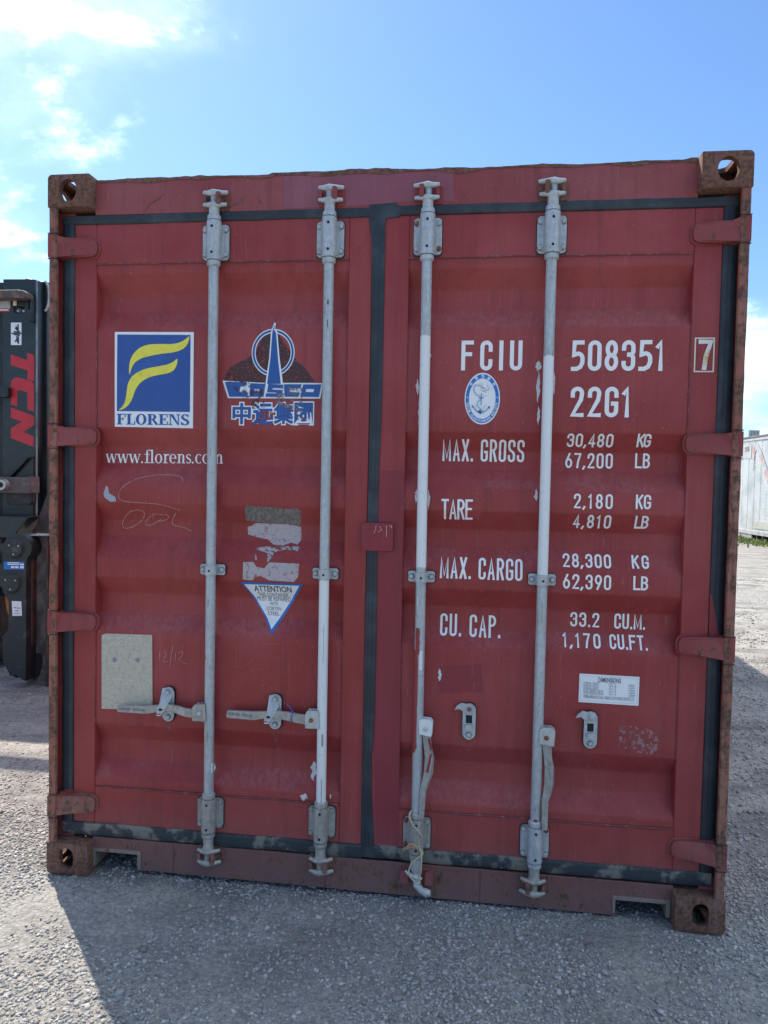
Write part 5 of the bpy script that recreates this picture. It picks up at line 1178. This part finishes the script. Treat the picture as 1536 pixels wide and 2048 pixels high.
# tyres
def tyre(cx, cy, r, w):
    b = MB(); n = 40; prof_ = [(-w * .5, r * .62), (-w * .5, r * .90), (-w * .42, r * .97), (0, r), (w * .42, r * .97), (w * .5, r * .90), (w * .5, r * .62)]
    vs = []
    for i in range(n):
        a = 2 * math.pi * i / n
        for dx, rr in prof_: vs.append((cx + dx, cy + rr * math.cos(a), r + rr * math.sin(a)))
    m = len(prof_); b.add(vs, [(i * m + j, i * m + j + 1, ((i + 1) % n) * m + j + 1, ((i + 1) % n) * m + j) for i in range(n) for j in range(m - 1)])
    wh = thing('wheel', (cx, cy, r), '', ''); del wh['label']; del wh['category']
    wh.parent = fk; wh.location = Vector((cx, cy, r)) - wloc(fk)
    b.build('tyre', TYRE, wh, smooth=50)
    t_ = MB(); K = 26
    for i in range(K):
        for s_ in (-1, 1):
            a = 2 * math.pi * (i + (.25 if s_ > 0 else 0)) / K; da = math.pi / K * .72; vs = []
            for rr in (r * .955, r * 1.028):
                for ad, dx in ((-da, .02), (da, .02), (da + .05, w * .49), (-da + .05, w * .49)):
                    vs.append((cx + s_ * dx, cy + (rr - (0.03 * r if dx > .1 else 0)) * math.cos(a + ad), r + (rr - (0.03 * r if dx > .1 else 0)) * math.sin(a + ad)))
            t_.add(vs, [(0, 1, 2, 3), (4, 7, 6, 5), (0, 4, 5, 1), (1, 5, 6, 2), (2, 6, 7, 3), (3, 7, 4, 0)])
    o = t_.build('tread', TYRE, wh, bevel=.006, smooth=0)
    c = MB(); c.tube([(cx - w * .4, cy, r), (cx + w * .4, cy, r)], r * .62, 28); c.build('rim', YELM, wh, smooth=40)
for cx, cy, r, w in ((-2.23, 3.06, .58, .42), (-3.55, 3.06, .58, .42), (-2.3, 5.9, .5, .34), (-3.5, 5.9, .5, .34)): tyre(cx, cy, r, w)
# rest of the machine, out of the frame to the left and behind the mast
b = MB(); b.prism([(-3.72, .55), (-2.5, .55), (-2.5, 1.35), (-3.72, 1.35)], 3.6, 6.6); b.build('chassis', YELM, fk, bevel=.05)
b = MB(); b.prism([(-3.7, .35), (-2.2, .35), (-2.2, 1.45), (-3.7, 1.45)], 6.2, 7.0); b.build('counterweight', BLACKM, fk, bevel=.08)
b = MB()
for x in (-3.5, -2.62):
    for y in (4.1, 5.4): b.box(x, x + .07, y, y + .07, 1.35, 2.55)
b.box(-3.55, -2.5, 4.05, 5.5, 2.55, 2.63); b.build('cab_frame', BLACKM, fk, bevel=.01)
b = MB(); b.box(-3.43, -2.62, 4.12, 4.13, 1.4, 2.5); b.build('windscreen', GLASS, fk)
b = MB(); b.box(-3.65, -3.40, FY, FY + .10, .35, 3.03); b.build('mast', BLUEM, fk, bevel=.006)
b = MB(); b.box(-3.78, -3.66, FY + .10, FY + .24, .35, 3.0); b.build('mast_rail', BLACKM, fk, bevel=.006)

# ================================================================== WHITE TRAILER to the right
TA = Vector((9.468, 21.055, 0)); TB = Vector((9.593, 19.198, 0)); TU = (TB - TA).normalized(); TN = Vector((TU.y, -TU.x, 0))   # TN points away from the road, behind the wall
if TN.x < 0: TN = -TN
def TP(s_, d, z): return TA + TU * s_ + TN * d + Vector((0, 0, z))
def TH(px_, py_):
    d = ray(px_, py_); t = (TA - CAM).dot(TN) / d.dot(TN); h = CAM + d * t; return ((h - TA).dot(TU), h.z)
tr = thing('white_trailer', TP(4, 1.2, 0), 'weathered white box trailer with riveted panels and faded red lettering beyond the gravel yard', 'trailer')
def tbox(b, s0, s1, d0, d1, z0, z1):
    b.add([tuple(TP(s_, d, z)) for s_ in (s0, s1) for d in (d0, d1) for z in (z0, z1)], [(0, 1, 3, 2), (4, 6, 7, 5), (0, 4, 5, 1), (2, 3, 7, 6), (0, 2, 6, 4), (1, 5, 7, 3)])
PW = .405; first = None
for k in range(-5, 24):
    s0 = .02 + k * PW
    if first is None or True:
        b = MB(); j = (k * 37 % 7 - 3) * .0015; tbox(b, s0 + .0015, s0 + PW - .0015, j, .03 + j, .30, 2.92); b.build('side_panel', TRW, tr, bevel=.003)
b = MB()
for k in range(-5, 24):
    for i in range(26):
        s0 = .02 + k * PW + .03; z = .36 + i * .1; tbox(b, s0 - .008, s0 + .008, -.012, 0, z - .008, z + .008)
o = b.build('rivets', simple('rivet grey', (.28, .30, .31), None, .5), tr, smooth=0); o['kind'] = 'stuff'
b = MB(); tbox(b, -2.05, 9.8, -.02, .05, 2.92, 3.00); b.build('upper_rail', TRW, tr, bevel=.006)
b = MB(); tbox(b, -2.05, 9.8, -.035, 2.45, 3.00, 3.06); b.build('roof', TRD, tr, bevel=.01)
b = MB(); tbox(b, -2.05, 9.8, -.03, .06, .18, .30); b.build('lower_rail', TRG, tr, bevel=.006)
b = MB(); tbox(b, -2.05, 9.8, .10, 2.45, .30, 2.95); b.build('box_body', TRW, tr)
b = MB(); tbox(b, -2.05, .82, -.01, .05, .02, .18); b.build('skirt', TRG, tr)
for s0 in (.82, 1.12, 1.5, 1.95, 2.4):
    b = MB(); b.add([tuple(TP(s0, -.02, .20)), tuple(TP(s0 + .05, -.02, .20)), tuple(TP(s0 + .16, -.02, .02)), tuple(TP(s0 + .02, -.02, .02)), tuple(TP(s0, .5, .20)), tuple(TP(s0 + .05, .5, .20)), tuple(TP(s0 + .16, .5, .02)), tuple(TP(s0 + .02, .5, .02))], [(0, 1, 2, 3), (4, 7, 6, 5), (0, 4, 5, 1), (1, 5, 6, 2), (2, 6, 7, 3), (3, 7, 4, 0)]); b.build('support_leg', BLACKM, tr)
b = MB(); tbox(b, .8, 9.8, .5, .55, .0, .18); b.build('shadow_skirt', TRG, tr)
def tstroke(name, l, w, m, par):
    pts = [TH(1420 + u / 6.83, 840 + v / 6.83) for u, v in l]; v, f = stroke(pts, w); b = MB(); b.add([tuple(TP(q[0], -.012, q[1])) for q in v], f); b.build(name, m, par, smooth=0)
tstroke('faded_letter', [(430, 440), (530, 430)], .42, TRGR, tr); tstroke('faded_letter', [(500, 405), (530, 395)], .16, TRRED, tr)
tstroke('faded_letter', [(585, 640), (605, 420), (650, 365), (700, 470), (760, 660), (900, 1100)], .16, TRGR, tr)
for l, w in (([(605, 400), (602, 500)], .14), ([(690, 490), (705, 520)], .13), ([(715, 560), (730, 590)], .13), ([(765, 720), (790, 800)], .14)):
    b = MB(); v, f = stroke([TH(1420 + a / 6.83, 840 + c / 6.83) for a, c in l], w); b.add([tuple(TP(q[0], -.018, q[1])) for q in v], f); b.build('faded_letter', TRRED, tr, smooth=0, label='faded red part of the letter')
b = MB(); s0, z0 = TH(1420 + 605 / 6.83, 840 + 1480 / 6.83); z1 = TH(1420 + 620 / 6.83, 840 + 1380 / 6.83)[1]; tbox(b, s0, s0 + 1.6, -.016, 0, z0, z1); b.build('placard', TRCARD, tr)
# pipes showing above the trailer roof
first = None
for i, u in enumerate((548, 585, 620, 657)):
    w = P(1420 + u / 6.83, 862, 26); b = MB(); b.tube([(w.x, 26, 0), (w.x, 26, P(1500, 860.5 + (.5 if i % 2 else 0), 26).z)], .055, 10)
    if first is None:
        first = b.build('steel_pipe', simple('pipe steel', (.40, .42, .43), (.28, .30, .31), .4, 20, metal=.4), None)
        o = first
    else: o = first.copy(); COL.objects.link(o); o.location = (w.x, 26, first.location.z)
    o['label'] = ('leftmost of four thin steel pipes rising behind the white trailer', 'second from left of four thin steel pipes rising behind the white trailer', 'third from left of four thin steel pipes rising behind the white trailer', 'rightmost of four thin steel pipes rising behind the white trailer')[i]
    o['category'] = 'pipe'; o['group'] = 'thin pipes behind the white trailer'
# green weeds along its foot
b = MB(); b.flat = True
for _ in range(5200):
    s_ = random.uniform(-2.5, 9.5); d = -abs(random.gauss(0.05, .35)) - .02; h = random.uniform(.03, .11) * (1.5 if random.random() < .15 else 1) * (0.6 + noise.noise(Vector((s_ * 2, 0, 0))) + .3)
    if h <= .02: continue
    p0 = TP(s_, d, 0); a = random.uniform(0, 6.28); w = Vector((math.cos(a), math.sin(a), 0)) * random.uniform(.012, .03); ln = Vector((random.uniform(-.05, .05), random.uniform(-.05, .05), h))
    b.add([tuple(p0 - w), tuple(p0 + w), tuple(p0 + w * .5 + ln * .6), tuple(p0 + ln)], [(0, 1, 2, 3)])
o = b.build('green_weeds', GRASS, None, smooth=0); o['kind'] = 'stuff'; o['label'] = 'bright green weeds along the foot of the white trailer'; o['category'] = 'weeds'

# ================================================================== GROUND
def gz(x, y):
    w = min(1.0, max(0.0, (-y - .02) / .25)) if -0.05 < x < CW + .05 and y < .2 else 1.0
    return 0.006 * noise.noise(Vector((x * 1.7, y * 1.7, 3))) + .0035 * noise.noise(Vector((x * 6, y * 6, 7))) - .004
t = mat('gravel ground', (.2, .19, .18), .9, 0, .2)
big = t.noise(t.P, .55, 5, .6); mid = t.noise(t.P, 3.2, 6, .65); fine = t.noise(t.P, 40, 6, .75)
vor = t.n('ShaderNodeTexVoronoi', {'Vector': t.P, 'Scale': 75.0}); vor2 = t.n('ShaderNodeTexVoronoi', {'Vector': t.P, 'Scale': 34.0})
trk = t.noise(t.P, 1.0, 5, .6, sc3=(.9, 4.2, 1), dist=.4)
c = t.mix(t.ramp(t.math('MULTIPLY_ADD', trk, .5, t.math('MULTIPLY', mid, .5)), .40, .60), (.17, .170, .172), (.415, .40, .375))
c = t.mix(t.math('MULTIPLY', t.ramp(big, .45, .62), .7), c, (.33, .325, .315))
c = t.mix(t.math('MULTIPLY', t.ramp(fine, .42, .62), .45), c, (.15, .145, .145))
hv = t.n('ShaderNodeSeparateColor', {0: vor.outputs['Color']}); c = t.mix(t.math('MULTIPLY', t.ramp(hv.outputs[0], .6, 1.0), .35), c, (.44, .43, .41))
c = t.mix(t.math('MULTIPLY', t.ramp(vor.outputs['Distance'], .35, .7), .30), c, (.11, .105, .10))
setc(t, c)
hgt = t.math('ADD', t.math('MULTIPLY', vor.outputs['Distance'], -.6), t.math('ADD', t.math('MULTIPLY', fine, 1.0), t.math('MULTIPLY', vor2.outputs['Distance'], -.5)))
bump(t, hgt, .012, .8); GROUND = t.m
def grid(x0, x1, y0, y1, st):
    nx, ny = int((x1 - x0) / st) + 1, int((y1 - y0) / st) + 1; xs = np.linspace(x0, x1, nx); ys = np.linspace(y0, y1, ny)
    vs = [(x, y, gz(x, y) * min(1, (x - x0) / .3, (x1 - x) / .3, (y - y0) / .3, (y1 - y) / .3)) for y in ys for x in xs]
    return vs, [(j * nx + i, j * nx + i + 1, (j + 1) * nx + i + 1, (j + 1) * nx + i) for j in range(ny - 1) for i in range(nx - 1)]
b = MB(); b.flat = True; X0, X1, Y0, Y1 = -4.0, 6.0, -3.0, 7.0
v, f = grid(X0, X1, Y0, Y1, .06); b.add(v, f)
R = 900
b.add([(X0, Y0, 0), (X1, Y0, 0), (X1, Y1, 0), (X0, Y1, 0), (-R, -R, 0), (R, -R, 0), (R, R, 0), (-R, R, 0)], [(4, 5, 1, 0), (5, 6, 2, 1), (6, 7, 3, 2), (7, 4, 0, 3)])
g = b.build('ground', GROUND, None, smooth=60, origin=(0, 0, 0)); g['kind'] = 'structure'; g['label'] = 'grey dusty gravel yard'

# loose stones, one mesh
def ico():
    bm = bmesh.new(); bmesh.ops.create_icosphere(bm, subdivisions=1, radius=1); V = np.array([v.co[:] for v in bm.verts]); F = np.array([[v.index for v in f_.verts] for f_ in bm.faces]); bm.free(); return V, F
OV = np.array([(1, 0, 0), (-1, 0, 0), (0, 1, 0), (0, -1, 0), (0, 0, 1), (0, 0, -1)], float); OF = np.array([(0, 2, 4), (2, 1, 4), (1, 3, 4), (3, 0, 4), (2, 0, 5), (1, 2, 5), (3, 1, 5), (0, 3, 5)])
def variants(V_): return np.array([V_ * (1 + rng.uniform(-.42, .50, (len(V_), 1))) * rng.uniform(.45, 1.30, (1, 3)) for _ in range(16)])
def stones(name, pos, size, m, label, small):
    SV, SF = (OV, OF) if small else ico(); NV, NF = len(SV), len(SF); shapes = variants(SV)
    n = len(pos); k = rng.integers(0, len(shapes), n); v = shapes[k] * size[:, None, None] * (1.2 if small else 1)
    a = rng.uniform(0, 2 * np.pi, n); ca, sa = np.cos(a), np.sin(a)
    x = v[:, :, 0] * ca[:, None] - v[:, :, 1] * sa[:, None]; y = v[:, :, 0] * sa[:, None] + v[:, :, 1] * ca[:, None]; z = v[:, :, 2] * .66
    tilt = rng.uniform(-.5, .5, n)[:, None]; x2 = x * np.cos(tilt) + z * np.sin(tilt); z2 = -x * np.sin(tilt) + z * np.cos(tilt)
    co = np.stack([x2 + pos[:, 0:1], y + pos[:, 1:2], z2 + pos[:, 2:3] + size[:, None] * .15], 2).reshape(-1, 3)
    f_ = (SF[None] + (np.arange(n) * NV)[:, None, None]).reshape(-1)
    me = bpy.data.meshes.new(name); me.vertices.add(n * NV); me.vertices.foreach_set('co', co.astype(np.float32).ravel())
    me.loops.add(n * NF * 3); me.loops.foreach_set('vertex_index', f_.astype(np.int32)); me.polygons.add(n * NF)
    me.polygons.foreach_set('loop_start', (np.arange(n * NF) * 3).astype(np.int32)); me.update(calc_edges=True)
    att = me.attributes.new('tone', 'FLOAT', 'POINT'); att.data.foreach_set('value', np.repeat(rng.uniform(0, 1, n), NV).astype(np.float32))
    me.materials.append(m); o = bpy.data.objects.new(name, me); COL.objects.link(o); o['kind'] = 'stuff'; o['label'] = label; o['category'] = 'gravel'; return o
t = mat('loose stone', (.25, .25, .25), .85, 0, .25)
at = t.n('ShaderNodeAttribute'); at.attribute_name = 'tone'
c = t.mix(at.outputs['Fac'], (.17, .173, .178), (.43, .43, .425)); c = t.mix(t.math('MULTIPLY', t.ramp(t.noise(t.P, 90, 3, .6), .4, .7), .5), c, (.30, .28, .26))
tf = t.ramp(at.outputs['Fac'], .93, .97); c = t.mix(t.math('MULTIPLY', tf, .6), c, (.52, .51, .48)); setc(t, c); bump(t, t.noise(t.P, 220, 3, .6), .001, .5); STONE = t.m
def scatter(n, x0, x1, y0, y1, s0, s1, clump=1.6, pw=3.0, fe=.5):
    x = rng.uniform(x0, x1, n * 2); y = rng.uniform(y0, y1, n * 2)
    w = np.array([noise.noise(Vector((a * clump, b_ * clump, 11))) + .5 * noise.noise(Vector((a * clump * 3.5, b_ * clump * 3.5, 4))) for a, b_ in zip(x, y)])
    keep = rng.uniform(-.50, .42, n * 2) < w
    edge = np.clip(np.minimum(np.minimum(x - x0, x1 - x), np.minimum(y - y0, y1 - y)) / fe, 0, 1); keep &= rng.uniform(0, 1, n * 2) < edge
    inside = (x > -.02) & (x < CW + .02) & (y > .0) & (y < .178) & ((x < .18) | (x > CW - .18))
    keep &= ~inside; x, y = x[keep][:n], y[keep][:n]; s_ = s0 + (s1 - s0) * rng.uniform(0, 1, len(x)) ** pw
    z = np.array([gz(a, b_) for a, b_ in zip(x, y)]); return np.stack([x, y, z], 1), s_
parts_ = [scatter(88000, -1.7, 4.1, -1.5, .9, .0022, .0085, pw=2.2), scatter(2400, -1.7, 4.1, -1.5, .9, .006, .0150, pw=3.2), scatter(25000, -1.7, 4.1, -1.5, .9, .0030, .0080, pw=1.5), scatter(30000, -1.7, 4.1, -1.5, .7, .0016, .0045, pw=1.2, clump=.9),
          scatter(16000, -3.2, .1, -.4, 3.4, .0025, .009, pw=2.6), scatter(18000, CW - .3, 5.6, .0, 5.4, .0035, .013, pw=2.2), scatter(6000, CW + .3, 7.0, 4.0, 11, .006, .018, pw=2.0), scatter(2500, .1, 2.35, .0, 3.0, .003, .011), scatter(12000, -6, 8, -5, 8, .004, .012, pw=2.4, fe=2.0)]
pos = np.concatenate([a for a, _ in parts_]); siz = np.concatenate([b_ for _, b_ in parts_])
sm = siz < .0048
stones('gravel', pos[~sm], siz[~sm], STONE, 'loose grey crushed stones strewn over the yard around the container', False)
stones('fine_gravel', pos[sm], siz[sm], STONE, 'fine grey grit between the crushed stones of the yard', True)
print('stones', (~sm).sum(), sm.sum())
